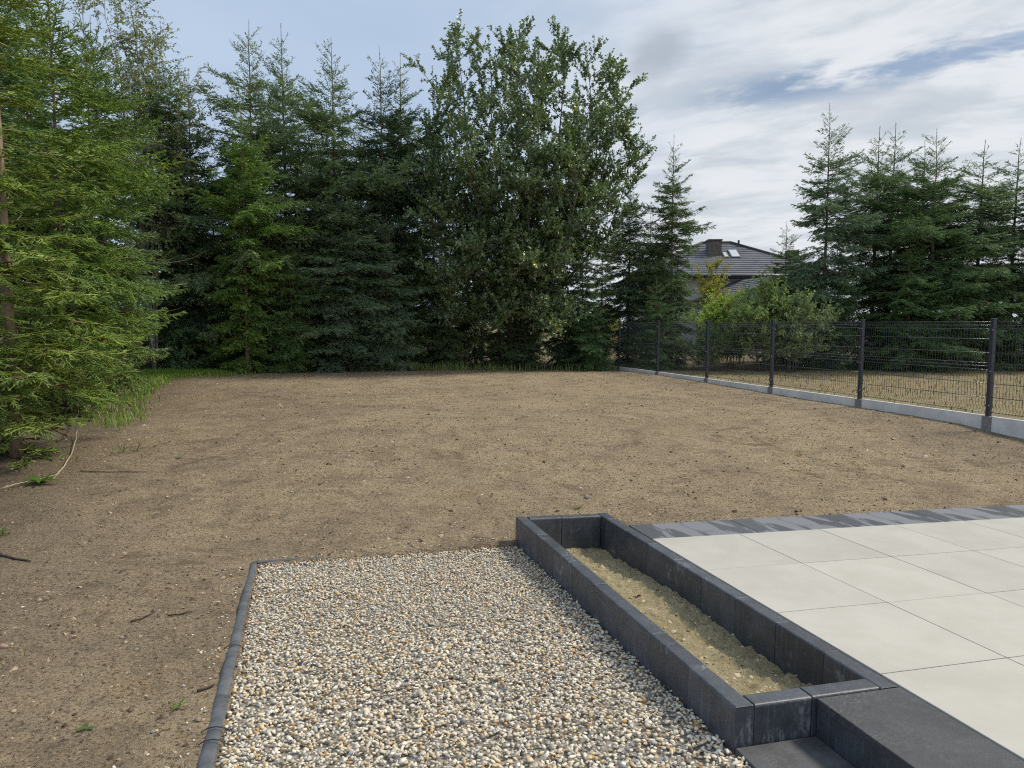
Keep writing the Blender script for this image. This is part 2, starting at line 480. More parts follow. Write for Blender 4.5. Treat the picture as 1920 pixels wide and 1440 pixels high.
def terrain(x, y, rough=True):
    x = np.asarray(x, dtype=np.float64); y = np.asarray(y, dtype=np.float64)
    near = -.165 - .027 * (np.clip(y, 1, 6.5) - 3.0)
    far = .19 + .05 * sstep(12, 24, y)
    z = near + (far - near) * sstep(5.6, 11.2, y - .04 * x)
    z = z + .05 * fbm(x, y, 3, 3, .22) * sstep(6.5, 9, y)
    if rough:
        amp = sstep(60, 20, y)
        z = z + amp * (.014 * fbm(x, y, 5, 4, 2.3) + .011 * fbm(x, y, 8, 3, 9.0) * sstep(12, 6, y))
        # rake marks that run across the plot
        z = z + amp * .012 * fbm(x * .35 + y * .12, y * 2.2, 14, 3, 1.4)
    if rough:
        for k in range(26):
            fx_, fy_, fa = -3.6 + 2.9 * ((k * .618) % 1), 2.9 + 6.5 * ((k * .377 + .2) % 1), k * 1.7
            a_, b_ = (x - fx_) * math.cos(fa) + (y - fy_) * math.sin(fa), -(x - fx_) * math.sin(fa) + (y - fy_) * math.cos(fa)
            q = (a_ / .15) ** 2 + (b_ / .06) ** 2
            z = z - .016 * np.exp(-q * q) + .007 * np.exp(-((q - 2.2) / .8) ** 2)
    u, w = to_uv(x, y)
    # the dug bed below gravel, planter and patio
    inb = (u > G_U0 + .02) & (u < .02) & (w < .80)
    z = np.where(inb, np.minimum(z, gravel_z(x, y) - .07), z)
    inp = ((u > -.85) & (w < .84) & (u < .0)) | ((u > -.42) & (w < .40)) | ((u > -.05) & (w < .40))
    z = np.where(inp, np.minimum(z, patio_z(x, y) - .33), z)
    return z


def build_ground():
    def axis(a, d0, grow, n): # symmetric growth from centre outward
        xs = [a]; d = d0
        for i in range(n): xs.append(xs[-1] + d); d *= grow
        return xs
    xp = [0.0]; d = .05
    while xp[-1] < 900:
        xp.append(xp[-1] + d)
        if xp[-1] > 3.0: d *= 1.06
        d = min(d, 60)
    xs = np.array([-v for v in xp[:0:-1]] + xp)
    ys = [-40.0, -20, -10, -5, -2, 0, .8, 1.4, 1.9, 2.3]; d = .05
    while ys[-1] < 1800:
        ys.append(ys[-1] + d)
        if ys[-1] > 6.5: d *= 1.045
        d = min(d, 80)
    ys = np.array(ys)
    X, Y = np.meshgrid(xs, ys); Z = terrain(X, Y)
    nx, ny = len(xs), len(ys)
    V = np.stack([X.ravel(), Y.ravel(), Z.ravel()], 1)
    i = np.arange((nx - 1) * (ny - 1)); a = (i // (nx - 1)) * nx + i % (nx - 1)
    F = np.stack([a, a + 1, a + nx + 1, a + nx], 1)
    o = link('ground', mesh_np('ground', V, F, smooth=True), MAT['soil'])
    tag(o, 'raked bare brown soil of the garden plot', kind='structure')
    return o


build_ground()


def tz(x, y): return float(terrain(np.array([x]), np.array([y]))[0])


# ------------------------------------------------------------------ patio: cream tiles, dark border slabs
def build_patio():
    b = MB(); b.box(.006, 7.2, -4.0, .43, -.30, -.022)
    p = link('patio', b.mesh('patio'), MAT['bedding']); p.matrix_world = PM
    tag(p, 'cream tiled patio with a dark slab border at its far side', kind='structure')
    T = .80
    me = MB().box(.003, T - .003, .003, T - .003, -.02, 0).mesh('paving_tile', bevel=.002, seg=1)
    me.materials.append(MAT['tile'])
    for r in range(5):
        for c in range(9):
            o = link('paving_tile', me, None, p); o.location = (c * T, -(r + 1) * T, random.uniform(-.0008, .0008))
    me = MB().box(.002, .998, .003, .447, -.06, 0).mesh('border_slab', bevel=.003, seg=1); me.materials.append(MAT['border'])
    for c in range(8):
        o = link('border_slab', me, None, p); o.location = (.004 + c * 1.0, 0, -.004 + random.uniform(-.001, .001))
    return p


build_patio()


# ------------------------------------------------------------------ planter of upright concrete blocks
def block_mesh(w, h, t=.1, name='edging_block'):
    """upright kerb block, rounded along the top"""
    r = .014; prof = [(0, -h)]
    for k in range(5):
        a = math.pi - k * math.pi / 8; prof.append((r + r * math.cos(a), -r + r * math.sin(a)))
    for k in range(5):
        a = math.pi / 2 - k * math.pi / 8; prof.append((t - r + r * math.cos(a), -r + r * math.sin(a)))
    prof.append((t, -h)); n = len(prof); g = .0012; e = .003
    m = MB(); vs = []
    for x, ins in ((g, e), (g + e, 0), (w - g - e, 0), (w - g, e)):
        for (y, z) in prof:
            vs.append((x, min(max(y, ins), t - ins), min(z, -ins)))
    fs = []
    for s in range(3):
        for k in range(n):
            a, b_ = s * n + k, s * n + (k + 1) % n
            fs.append((a, b_, b_ + n, a + n))
    fs += [tuple(range(n))[::-1], tuple(3 * n + k for k in range(n))]
    m.add(vs, [f[::-1] for f in fs])
    me = m.mesh(name); me.materials.append(MAT['block'])
    return me


def build_planter():
    root = empty('planter', mw=PM @ Matrix.Translation((-.45, -.8, -.2)))
    tag(root, 'long narrow open planter walled with dark anthracite concrete blocks, filled with sand', 'planter')
    off = Matrix.Translation((-.45, -.8, -.2)).inverted()
    rng = random.Random(5)

    def put(me, x, y, rz):
        o = link('edging_block', me, None, root)
        o.matrix_parent_inverse = Matrix()
        o.matrix_basis = off @ Matrix.Translation((x, y, rng.uniform(-.002, .002))) @ Matrix.Rotation(rz + R(rng.uniform(-.25, .25)), 4, 'Z')
    y0, y1 = -2.52, .885
    b40 = block_mesh(.3995, .46)
    # left wall: front corner at y0, runs away from the camera. local x of block along +y, thickness towards -x
    y = y0
    while y < y1 - .05:
        w = min(.4, y1 - y); me = b40 if w > .39 else block_mesh(w, .46)
        put(me, -.785, y, R(90)); y += .4
    y = y0
    ws = [.385, .4, .4, .4, .4, .4, .4, .4, .4]
    for w in ws:
        w = min(w, y1 - y)
        if w < .03: break
        me = b40 if abs(w - .4) < .002 else block_mesh(w, .46)
        put(me, -.006, y, R(90)); y += w
    # cross walls butted between the long ones
    for yy in (y0 + .002, y1 - .104):
        put(block_mesh(.30, .46), -.783, yy, 0); put(block_mesh(.372, .46), -.481, yy, 0)
    # sand fill
    nx, ny = 40, 170
    xs = np.linspace(-.79, -.10, nx); ys = np.linspace(y0 + .095, y1 - .10, ny)
    X, Y = np.meshgrid(xs, ys); v = -Y
    Z = -.285 + .045 * sstep(-.9, .6, v) + .02 * sstep(1.2, 2.3, v) + .035 * fbm(X, Y, 21, 3, 2.4) + .016 * fbm(X, Y, 22, 3, 13) + .035 * sstep(-.3, -.75, X)
    Z += .024 * fbm(X, Y, 27, 2, 24) * (fbm(X, Y, 29, 2, 3) > -.3)
    V = np.stack([X.ravel() + .45, Y.ravel() + .8, Z.ravel() + .2], 1)
    i = np.arange((nx - 1) * (ny - 1)); a = (i // (nx - 1)) * nx + i % (nx - 1)
    o = link('sand_fill', mesh_np('sand_fill', V, np.stack([a, a + 1, a + nx + 1, a + nx], 1), smooth=True), MAT['sand'], root)
    o['label'] = 'lumpy yellowish brown sand'
    r2 = np.random.default_rng(77); n = 1800; k = r2.integers(0, len(V), n); p = V[k] + r2.normal(0, .008, (n, 3)) * np.array([1, 1, 0])
    sz = np.exp(r2.normal(math.log(.006), .5, n)); p[:, 2] -= sz * .1
    pal = np.array([(.34, .28, .16), (.50, .42, .26), (.22, .17, .10), (.60, .52, .36)])
    V2, F2, C2 = scatter_stones(r2, p, sz, HALF, pal[r2.integers(0, 4, n)], .3, .8)
    o = link('sand_crumbs', mesh_np('sand_crumbs', V2, F2, color=C2), MAT['clod'], root); o['kind'] = 'stuff'
    return root



def build_step():
    root = empty('garden_step', mw=PM @ Matrix.Translation((-.45, -3.2, -.2)))
    tag(root, 'dark grey concrete step at the near end of the planter beside the tiles', 'step')
    def part(name, x0, x1, y0, y1, z0, z1, mat, bev=.004):
        m = MB().box(x0 + .45, x1 + .45, y0 + 3.2, y1 + 3.2, z0 + .2, z1 + .2)
        return m.build(name, mat, root, bevel=bev, seg=2)
    for k in range(2):
        a = -2.527 - .9 * k
        part('tread_slab', -.468, -.006, a - .897, a, -.045, -.003, MAT['slab'])
        me = part('riser_block', -.462, -.362, a - .896, a - .001, -.42, -.047, MAT['block'], .003)
    for k in range(2):
        a = -2.530 - .9 * k
        part('lower_slab', -.882, -.465, a - .897, a, -.235, -.178, MAT['lowslab'])
    part('step_bedding', -.355, -.010, -4.3, -2.54, -.40, -.048, MAT['bedding'], 0)
    return root


build_step()


# ------------------------------------------------------------------ gravel bed and its edging strip
ICO_V = None


def ico(sub=0):
    t = (1 + 5 ** .5) / 2
    V = np.array([(-1, t, 0), (1, t, 0), (-1, -t, 0), (1, -t, 0), (0, -1, t), (0, 1, t), (0, -1, -t), (0, 1, -t), (t, 0, -1), (t, 0, 1), (-t, 0, -1), (-t, 0, 1)], float)
    F = np.array([(0, 11, 5), (0, 5, 1), (0, 1, 7), (0, 7, 10), (0, 10, 11), (1, 5, 9), (5, 11, 4), (11, 10, 2), (10, 7, 6), (7, 1, 8), (3, 9, 4), (3, 4, 2), (3, 2, 6), (3, 6, 8), (3, 8, 9), (4, 9, 5), (2, 4, 11), (6, 2, 10), (8, 6, 7), (9, 8, 1)])
    V /= np.linalg.norm(V, axis=1)[:, None]
    for _ in range(sub):
        V = list(map(tuple, V)); mid = {}; nf = []
        def mp(a, b):
            k = (min(a, b), max(a, b))
            if k not in mid:
                v = (np.array(V[a]) + np.array(V[b])); v /= np.linalg.norm(v); V.append(tuple(v)); mid[k] = len(V) - 1
            return mid[k]
        for a, b, c in F:
            ab, bc, ca = mp(a, b), mp(b, c), mp(c, a); nf += [(a, ab, ca), (b, bc, ab), (c, ca, bc), (ab, bc, ca)]
        V = np.array(V); F = np.array(nf)
    return V, F


OCT = (np.array([(1, 0, 0), (0, 1, 0), (-1, 0, 0), (0, -1, 0), (0, 0, 1), (0, 0, -1)], float),
       np.array([(0, 1, 4), (1, 2, 4), (2, 3, 4), (3, 0, 4), (1, 0, 5), (2, 1, 5), (3, 2, 5), (0, 3, 5)]))


HALF = (OCT[0][:5] * 1.0, OCT[1][:4])


def scatter_stones(rng, pos, size, base, cols, jitter=.22, flat=.5, tilt=.35):
    """pos (n,3), size (n,), one lump each; returns V, F, face colours"""
    BV, BF = base; n = len(pos); nv = len(BV)
    ax = np.stack([size * rng.uniform(.9, 1.6, n), size * rng.uniform(.65, 1.0, n), size * rng.uniform(flat * .75, flat * 1.2, n)], 1)
    V = BV[None] * (1 + rng.uniform(-jitter, jitter, (n, nv)))[..., None] * ax[:, None, :]
    a = rng.uniform(0, 2 * np.pi, n); b = rng.normal(0, tilt, n)
    cb, sb = np.cos(b)[:, None], np.sin(b)[:, None]
    x, y, z = V[..., 0], V[..., 1], V[..., 2]
    x, z = x * cb - z * sb, x * sb + z * cb
    ca, sa = np.cos(a)[:, None], np.sin(a)[:, None]
    x, y = x * ca - y * sa, x * sa + y * ca
    V = np.stack([x, y, z], 2) + pos[:, None, :]
    F = BF[None] + (np.arange(n) * nv)[:, None, None]
    return V.reshape(-1, 3), F.reshape(-1, 3), np.repeat(cols, len(BF), 0)


def build_gravel():
    rng = np.random.default_rng(3)
    pal = np.array([1.27, 1.22, 1.13]) * np.array([(.66, .61, .52), (.56, .53, .46), (.70, .67, .61), (.38, .39, .40), (.47, .47, .45), (.54, .43, .27), (.48, .29, .13), (.60, .51, .36), (.17, .17, .175), (.40, .31, .22), (.25, .27, .30)])
    pr = np.array([.20, .17, .15, .09, .09, .085, .04, .10, .025, .035, .02])
    parts = []
    base = 0
    for (w0, w1, lod, cnt, s0, s1) in ((-3.0, -2.3, 1, 2900, .0065, .0125), (-2.3, -.9, 0, 7800, .0065, .0125), (-.9, .84, -1, 10500, .0068, .0128), (-3.0, .84, -1, 10500, .009, .0135)):
        u = rng.uniform(G_U0 + .01, G_U1 - .005, cnt); w = rng.uniform(w0, w1, cnt)
        x = PX + u * CU - w * SU; y = PY + u * SU + w * CU
        size = rng.uniform(s0, s1, cnt) * rng.choice([1, 1, 1, 1.25, .8], cnt)
        low = (s0 == .009)
        z = gravel_z(x, y) - (.012 if low else .002) + rng.uniform(-.010, .008, cnt) + .012 * fbm(x, y, 31, 3, 2.5)
        c = pal[rng.choice(len(pal), cnt, p=pr / pr.sum())] * rng.uniform(.85, 1.12, (cnt, 1))
        V, F, C = scatter_stones(rng, np.stack([x, y, z], 1), size, OCT if lod < 0 else ico(lod), c, .10 if lod > 0 else .18)
        parts.append((V, F + base, C)); base += len(V)
    # a few strays kicked onto the soil, the edging and the step
    cnt = 150
    u = np.where(rng.random(cnt) < .6, G_U0 - .09 - rng.exponential(.10, cnt), rng.uniform(G_U0, -.95, cnt)); w = np.where(u < G_U0, rng.uniform(-2.9, .8, cnt), .91 + rng.exponential(.06, cnt))
    x = PX + u * CU - w * SU; y = PY + u * SU + w * CU; size = rng.uniform(.006, .011, cnt); z = terrain(x, y) + size * .3
    c = pal[rng.choice(len(pal), cnt, p=pr / pr.sum())] * .85
    V, F, C = scatter_stones(rng, np.stack([x, y, z], 1), size, ico(0), c, .18); parts.append((V, F + base, C)); base += len(V)
    V = np.concatenate([p[0] for p in parts]); F = np.concatenate([p[1] for p in parts]); C = np.concatenate([p[2] for p in parts])
    o = link('gravel', mesh_np('gravel', V, F, color=C, smooth=True), MAT['pebble'])
    tag(o, 'bed of loose pale grey, white and tan pebbles', 'gravel', kind='stuff')
    # grey-brown sheet standing for the deeper pebbles below the stones
    nu, nw = 30, 50
    Ug, Wg = np.meshgrid(np.linspace(G_U0, G_U1, nu), np.linspace(-3.3, .84, nw))
    x = PX + Ug * CU - Wg * SU; y = PY + Ug * SU + Wg * CU
    z = gravel_z(x, y) - .022 + .012 * fbm(x, y, 31, 3, 2.5)
    i = np.arange((nu - 1) * (nw - 1)); a = (i // (nu - 1)) * nu + i % (nu - 1)
    me = mesh_np('gravel_bed', np.stack([x.ravel(), y.ravel(), z.ravel()], 1), np.stack([a, a + 1, a + nu + 1, a + nu], 1), smooth=True)
    tag(link('gravel_bed', me, MAT['gravelbase']), 'sub-base below the pebbles', kind='structure')


build_planter()
build_gravel()


def build_edging():
    root = empty('garden_edging', (*from_uv(G_U0, .84), -.25))
    tag(root, 'dark grey plastic edging strip with rounded top around the pebbles', 'edging')
    inv = Matrix.Translation(root.location).inverted()
    rng = random.Random(2)

    def strip(a, b, r0, r1, lift, n=60, sink=None):
        pts = []; rad = []
        ph = rng.uniform(0, 6)
        for i in range(n + 1):
            t = i / n; u = a[0] + (b[0] - a[0]) * t; w = a[1] + (b[1] - a[1]) * t
            k = .002 * math.sin(t * 9 + ph) + .001 * math.sin(t * 31 + ph)
            if abs(b[0] - a[0]) < .2: u += k
            else: w += k * .6
            x, y = from_uv(u, w); z = gravel_z(x, y) + lift + .004 * math.sin(t * 14 + ph)
            pts.append(inv @ Vector((x, y, z))); rad.append((r0 + (r1 - r0) * t) * (1 + .015 * math.sin(t * 23 + ph)))
        m = MB().tube([Vector((0, 0, 0))] * 0 or pts, rad, 14)
        m.v = [(vx, vy, pts[i // 14].z + (vz - pts[i // 14].z) * .55) for i, (vx, vy, vz) in enumerate(m.v)]
        # skirt that goes down into the ground
        vs = []; fs = []
        for i, p in enumerate(pts):
            d = (pts[min(i + 1, n)] - pts[max(i - 1, 0)]).normalized(); s = Vector((d.y, -d.x, 0)) * .008
            vs += [p + s, p - s, p + s - Vector((0, 0, .10)), p - s - Vector((0, 0, .10))]
        for i in range(n):
            q = i * 4; fs += [(q, q + 2, q + 6, q + 4), (q + 1, q + 5, q + 7, q + 3)]
        m.add(vs, fs)
        return m.build('edging_strip', MAT['edging'], root, smooth=True)
    strip((G_U0 - .035, -3.4), (G_U0 - .035, -1.42), .036, .034, .004, 40)
    strip((G_U0 - .036, -1.415), (G_U0 - .03, .87), .033, .025, .005, 46)
    strip((G_U0 - .02, .865), (-.9, .875), .020, .018, .010, 60)
    # rusty dark binding wires pegged over the strip
    for w in (-.82, -1.75, -1.86, -2.35):
        x, y = from_uv(G_U0 - .035, w); c = inv @ Vector((x, y, gravel_z(x, y) - .012))
        pts = []
        for k in range(9):
            a = -.5 + (math.pi + 1.0) * k / 8; rr = .043
            pts.append(c + Vector((math.cos(a) * rr * CU + .02 * math.sin(k * .7), math.cos(a) * rr * SU + .012 * k / 8, math.sin(a) * rr)))
        MB().tube(pts, .0028, 5).build('ground_peg', MAT['gutter'], root, smooth=True)


build_edging()


# ------------------------------------------------------------------ loose soil, stones, sticks
def build_clods():
    rng = np.random.default_rng(9)
    n = 90000
    d = 2.2 * (22.5 / 2.2) ** (rng.random(n) ** .72)          # denser near the camera
    th = rng.uniform(-.75, .80, n)
    x = d * np.tan(th * .95); y = d
    u = (x - PX) * CU + (y - PY) * SU; w = -(x - PX) * SU + (y - PY) * CU
    keep = ~((u > G_U0 - .09) & (w < .89) & (u < 0)) & ~((u >= -.5) & (w < .46)) & (x + .3015 * (y - 10.5) < 6.95) & (np.abs(x) < 14)
    # clods gather in patches
    keep &= (fbm(x, y, 44, 3, .9) + rng.uniform(-.7, .7, n)) > -.15
    x, y = x[keep], y[keep]; n = len(x)
    size = np.exp(rng.normal(math.log(.0043), .55, n)) * (1 + .045 * y); size = np.clip(size, .002, .030)
    pal = np.array([(.085, .060, .040), (.16, .115, .076), (.28, .21, .135), (.40, .31, .21), (.50, .45, .37), (.66, .62, .55)])
    c = pal[rng.choice(6, n, p=[.32, .27, .23, .16, .016, .004])]
    z = terrain(x, y) - size * .05
    V, F, C = scatter_stones(rng, np.stack([x, y, z], 1), size, HALF, c, .3, .8)
    o = link('soil_clods', mesh_np('soil_clods', V, F, color=C), MAT['clod'])
    tag(o, 'crumbs of soil and small stones strewn over the ground', 'soil', kind='stuff')


build_clods()


def field_stone(name, x, y, s, mat, label, seed):
    rng = np.random.default_rng(seed)
    V, F = ico(2); k = 1 + .25 * fbm(V[:, 0] * 1.3 + seed, V[:, 1] * 1.3 + V[:, 2], seed, 3, 1.0)
    V = V * k[:, None] * np.array([1.25, .9, .7]) * s
    o = link(name, mesh_np(name, V, F, smooth=True), mat); o.location = (x, y, tz(x, y) + s * .38); o.rotation_euler = (0, 0, rng.uniform(0, 6))
    tag(o, label, 'stone', 'stones lying on the soil')


FY = 1350.0


def at(px, py, z0=None):
    """a spot on the soil, for laying out things that stand on it"""
    pit = R(4.83); x = (px - 960) / FY; u = -(py - 720) / FY
    d = Vector((x, math.cos(pit) + u * math.sin(pit), -math.sin(pit) + u * math.cos(pit)))
    z = 0.0 if z0 is None else z0
    for _ in range(12):
        t = (z - EYE) / d.z; P = d * t
        if z0 is not None: break
        z = float(terrain(np.array([P.x]), np.array([P.y]), False)[0])
    return P.x, P.y


for (q, s, mt, lb, sd_) in (((6, 1213), .022, 'pink', 'pinkish stone on the soil at the picture edge, largest loose stone', 1), ((228, 1194), .012, 'stone', 'pale flat stone on the soil below the dark dead stick', 2),
                            ((255, 1216), .012, 'stone', 'pale stone beside a dark clod left of the edging strip', 3), ((371, 1352), .014, 'stone', 'greyish stone lying close to the near end of the edging strip', 4),
                            ((1100, 934), .030, 'stone', 'dark stone on the soil just behind the planter', 5), ((250, 1294), .009, 'stone', 'small white stone on the soil above the two-leaf seedling', 6)):
    x, y = at(*q); field_stone('loose_stone', x, y, s, MAT[mt], lb, sd_)


def dead_stick(pa, pb, r, label, mat='stick', bend=.03, lift=.01, tip=0.0, seed=1, fork=False):
    a = Vector((*at(*pa), 0)); b = Vector((*at(*pb), 0)); rng = random.Random(seed); n = 9
    pts = []; side = (b - a).cross(Vector((0, 0, 1))).normalized(); ln = (b - a).length
    for i in range(n + 1):
        t = i / n; p = a.lerp(b, t) + side * (math.sin(t * 3.1) * bend + rng.uniform(-.006, .006)) * ln
        p.z = tz(p.x, p.y) + lift + tip * t * t; pts.append(p)
    o0 = pts[0].copy()
    m = MB().tube([p - o0 for p in pts], [r * (1 - .55 * i / n) * rng.uniform(.85, 1.15) for i in range(n + 1)], 6)
    if fork:
        k = pts[5] - o0; m.tube([k, k + (pts[8] - pts[5]) * .7 + side * .16 * ln + Vector((0, 0, .01))], [r * .5, r * .25], 5)
    o = m.build('dead_stick', MAT[mat], None, smooth=True); o.location = o0
    tag(o, label, 'stick', 'sticks lying on the soil')


dead_stick((0, 1041), (57, 1053), .014, 'thick dark dead stick on the soil at the picture edge', seed=1)
dead_stick((314, 1154), (362, 1146), .006, 'thin bent twig on the soil near the far corner of the edging strip', seed=2, bend=.1, fork=True)
dead_stick((245, 1165), (290, 1148), .006, 'dark rough twig half sunk in soil left of the thin bent twig', seed=3, fork=True)
dead_stick((370, 1300), (402, 1286), .008, 'short dark twig touching the outer side of the edging strip', seed=4)
dead_stick((150, 884), (275, 886), .006, 'long reddish brown stick lying flat beside the leafy weed', seed=5)
dead_stick((0, 922), (112, 893), .008, 'pale dry stalk bent over the green leaf rosette', 'straw', seed=6, lift=.03)
dead_stick((100, 900), (145, 816), .010, 'pale dry stalk rising below the nearest spruce', 'straw', seed=7, tip=.06)
dead_stick((108, 830), (150, 782), .012, 'dark bare stick poking out under the nearest spruce', seed=8, tip=.30)


# ------------------------------------------------------------------ grass, weeds
def blades(rng, x, y, h, wd, lean=.35):
    n = len(x); z = terrain(x, y)
    a = rng.uniform(0, 2 * np.pi, n); dx, dy = np.cos(a), np.sin(a); ln = h * rng.uniform(.1, lean * 2, n)
    b0 = np.stack([x - dy * wd, y + dx * wd, z - .01], 1); b1 = np.stack([x + dy * wd, y - dx * wd, z - .01], 1)
    m0 = np.stack([x + dx * ln * .3 - dy * wd * .8, y + dy * ln * .3 + dx * wd * .8, z + h * .6], 1)
    m1 = np.stack([x + dx * ln * .3 + dy * wd * .8, y + dy * ln * .3 - dx * wd * .8, z + h * .6], 1)
    tp = np.stack([x + dx * ln, y + dy * ln, z + h * (1 - .25 * ln / np.maximum(h, .01))], 1)
    V = np.stack([b0, b1, m1, m0, tp], 1).reshape(-1, 3)
    o = (np.arange(n) * 5)[:, None]
    F = np.concatenate([o + np.array([[0, 1, 2]]), o + np.array([[0, 2, 3]]), o + np.array([[3, 2, 4]])], 0)
    return V, F


def build_grass():
    rng = np.random.default_rng(17)
    # long strip along the foot of the tree row
    n = 5200
    x = rng.uniform(-12, 6, n); y = 22.1 + rng.exponential(.55, n) + .35 * fbm(x, x * 0, 51, 3, .5) + np.where(x > 3.2, .9, 0)
    k = fbm(x, y, 52, 3, .8) + rng.uniform(-.5, .5, n) > .05
    x, y = x[k], y[k]
    V, F = blades(rng, x, y, rng.uniform(.08, .30, len(x)), .008)
    o = link('grass', mesh_np('grass', V, F, tint=rng.random(len(F))), MAT['leafm']); o.color = (.24, .31, .10, 1)
    tag(o, 'thin strip of rough grass along the foot of the trees', 'grass', kind='stuff')
    # bright patch in the corner and under the near spruces
    n = 9000
    t = rng.random(n) ** 2.2 * .92; ex = np.interp(t, [0, .25, .5, .75, 1], [-10.4, -9.3, -8.0, -6.6, -5.4]); ey = np.interp(t, [0, .25, .5, .75, 1], [21.5, 19.0, 15.2, 12.0, 9.6])
    ex = ex - rng.exponential(.55, n) + .3; ey = ey + rng.normal(0, .3, n)
    c = rng.random(n) < .6
    cx = rng.normal(-9.5, .75, n); cyy = rng.normal(20.6, .5, n)
    x = np.where(c, cx, ex); y = np.where(c, cyy, ey)
    V, F = blades(rng, x, y, rng.uniform(.05, .17, n), .008)
    o = link('grass', mesh_np('grass', V, F, tint=rng.random(len(F))), MAT['leafm']); o.color = (.20, .31, .06, 1)
    tag(o, 'bright green grass patch at the corner below the spruces', 'grass', kind='stuff')
    # single seedlings across the soil and on the plot beyond the fence
    n = 1500
    d = 3 + 19 * rng.random(n) ** .8; x = d * np.tan(rng.uniform(-.7, .55, n)); y = d
    u = (x - PX) * CU + (y - PY) * SU; w = -(x - PX) * SU + (y - PY) * CU
    k = ~((u > G_U0 - .12) & (w < .95)) & (x + .3015 * (y - 10.5) < 6.9) & (fbm(x, y, 61, 2, .7) > .12)
    x, y = x[k], y[k]
    V, F = blades(rng, x, y, rng.uniform(.015, .06, len(x)), .0025)
    n2 = 5200
    x2 = rng.uniform(4.5, 20, n2); y2 = rng.uniform(9, 22, n2); k = (x2 + .3015 * (y2 - 10.5) > 7.3) & (fbm(x2, y2, 62, 3, .8) + rng.uniform(-.5, .5, n2) > -.05)
    x2, y2 = x2[k], y2[k]
    V2, F2 = blades(rng, x2, y2, rng.uniform(.03, .10, len(x2)), .010)
    V = np.concatenate([V, V2]); F = np.concatenate([F, F2 + len(V) - len(V2)])
    o = link('grass_seedlings', mesh_np('grass_seedlings', V, F, tint=rng.random(len(F))), MAT['leafm']); o.color = (.15, .16, .045, 1)
    tag(o, 'sparse sprouting grass seedlings on bare soil', 'grass', kind='stuff')


build_grass()


def leaf_blade(m, base, d, ln, wd, droop=.3, n=5, up=0.5):
    """a tapering leaf with a folded midrib, root at base, heading d (xy)"""
    d = Vector((d[0], d[1], 0)).normalized(); s = Vector((-d.y, d.x, 0)); vs = []; fs = []
    for i in range(n + 1):
        t = i / n; c = Vector(base) + d * ln * t + Vector((0, 0, ln * (up * t - droop * t * t)))
        w = wd * (math.sin(math.pi * min(.98, .12 + .83 * t)) ** .8) * (1.15 if i % 2 else .9)
        vs += [c + s * w + Vector((0, 0, w * .35)), c, c - s * w + Vector((0, 0, w * .35))]
    for i in range(n):
        q = i * 3; fs += [(q, q + 1, q + 4, q + 3), (q + 1, q + 2, q + 5, q + 4)]
    m.add(vs, fs)


def weed(px, py, n, ln, wd, label, color, cat='weed', up=.5, seed=0, name='weed'):
    x, y = at(px, py); rng = random.Random(seed); root = empty(name, (x, y, tz(x, y)))
    tag(root, label, cat)
    for k in range(n):
        a = 2 * math.pi * (k + rng.uniform(-.25, .25)) / n; m = MB()
        l_ = ln * rng.uniform(.75, 1.15)
        leaf_blade(m, (0, 0, .004), (math.cos(a), math.sin(a)), l_, wd * rng.uniform(.8, 1.15), up * .7, 6, up * rng.uniform(.7, 1.2))
        o = m.build('leaf', MAT['leafm'], root, smooth=True); o.color = tuple(c * rng.uniform(.85, 1.15) for c in color) + (1,)


weed(76, 907, 11, .20, .026, 'bright green leaf rosette of a weed below the nearest spruce', (.13, .24, .035), seed=1, up=.75, name='weed_rosette')
weed(163, 1367, 3, .042, .011, 'small seedling with two oval green leaves on bare soil', (.16, .26, .06), seed=4, up=.35, name='seedling')
weed(333, 1330, 5, .055, .006, 'tiny yellowish grass sprout on soil beside the edging strip', (.22, .28, .06), seed=5, up=.9, name='grass_sprout')
weed(230, 850, 7, .17, .007, 'upright pale grass tuft on the soil right of the nearest spruce', (.16, .19, .06), seed=6, up=1.6, name='grass_tuft')
weed(257, 846, 7, .13, .006, 'smaller grass tuft next to the upright pale tuft', (.15, .18, .06), seed=7, up=1.6, name='grass_tuft')
weed(4, 1005, 14, .10, .006, 'green grass tuft at the picture edge in front of the nearest spruce', (.12, .22, .04), seed=8, up=1.5, name='grass_tuft')
weed(336, 860, 6, .06, .008, 'small green sprout alone on the soil', (.14, .2, .05), seed=9, up=1.2, name='seedling')
weed(1085, 955, 6, .07, .008, 'pale sprout growing right behind the planter wall', (.2, .24, .08), seed=10, up=1.1, name='seedling')
weed(550, 692, 9, .42, .015, 'tall yellow green grass tuft at the foot of the tree row', (.17, .24, .04), seed=11, up=1.7, name='grass_tuft')


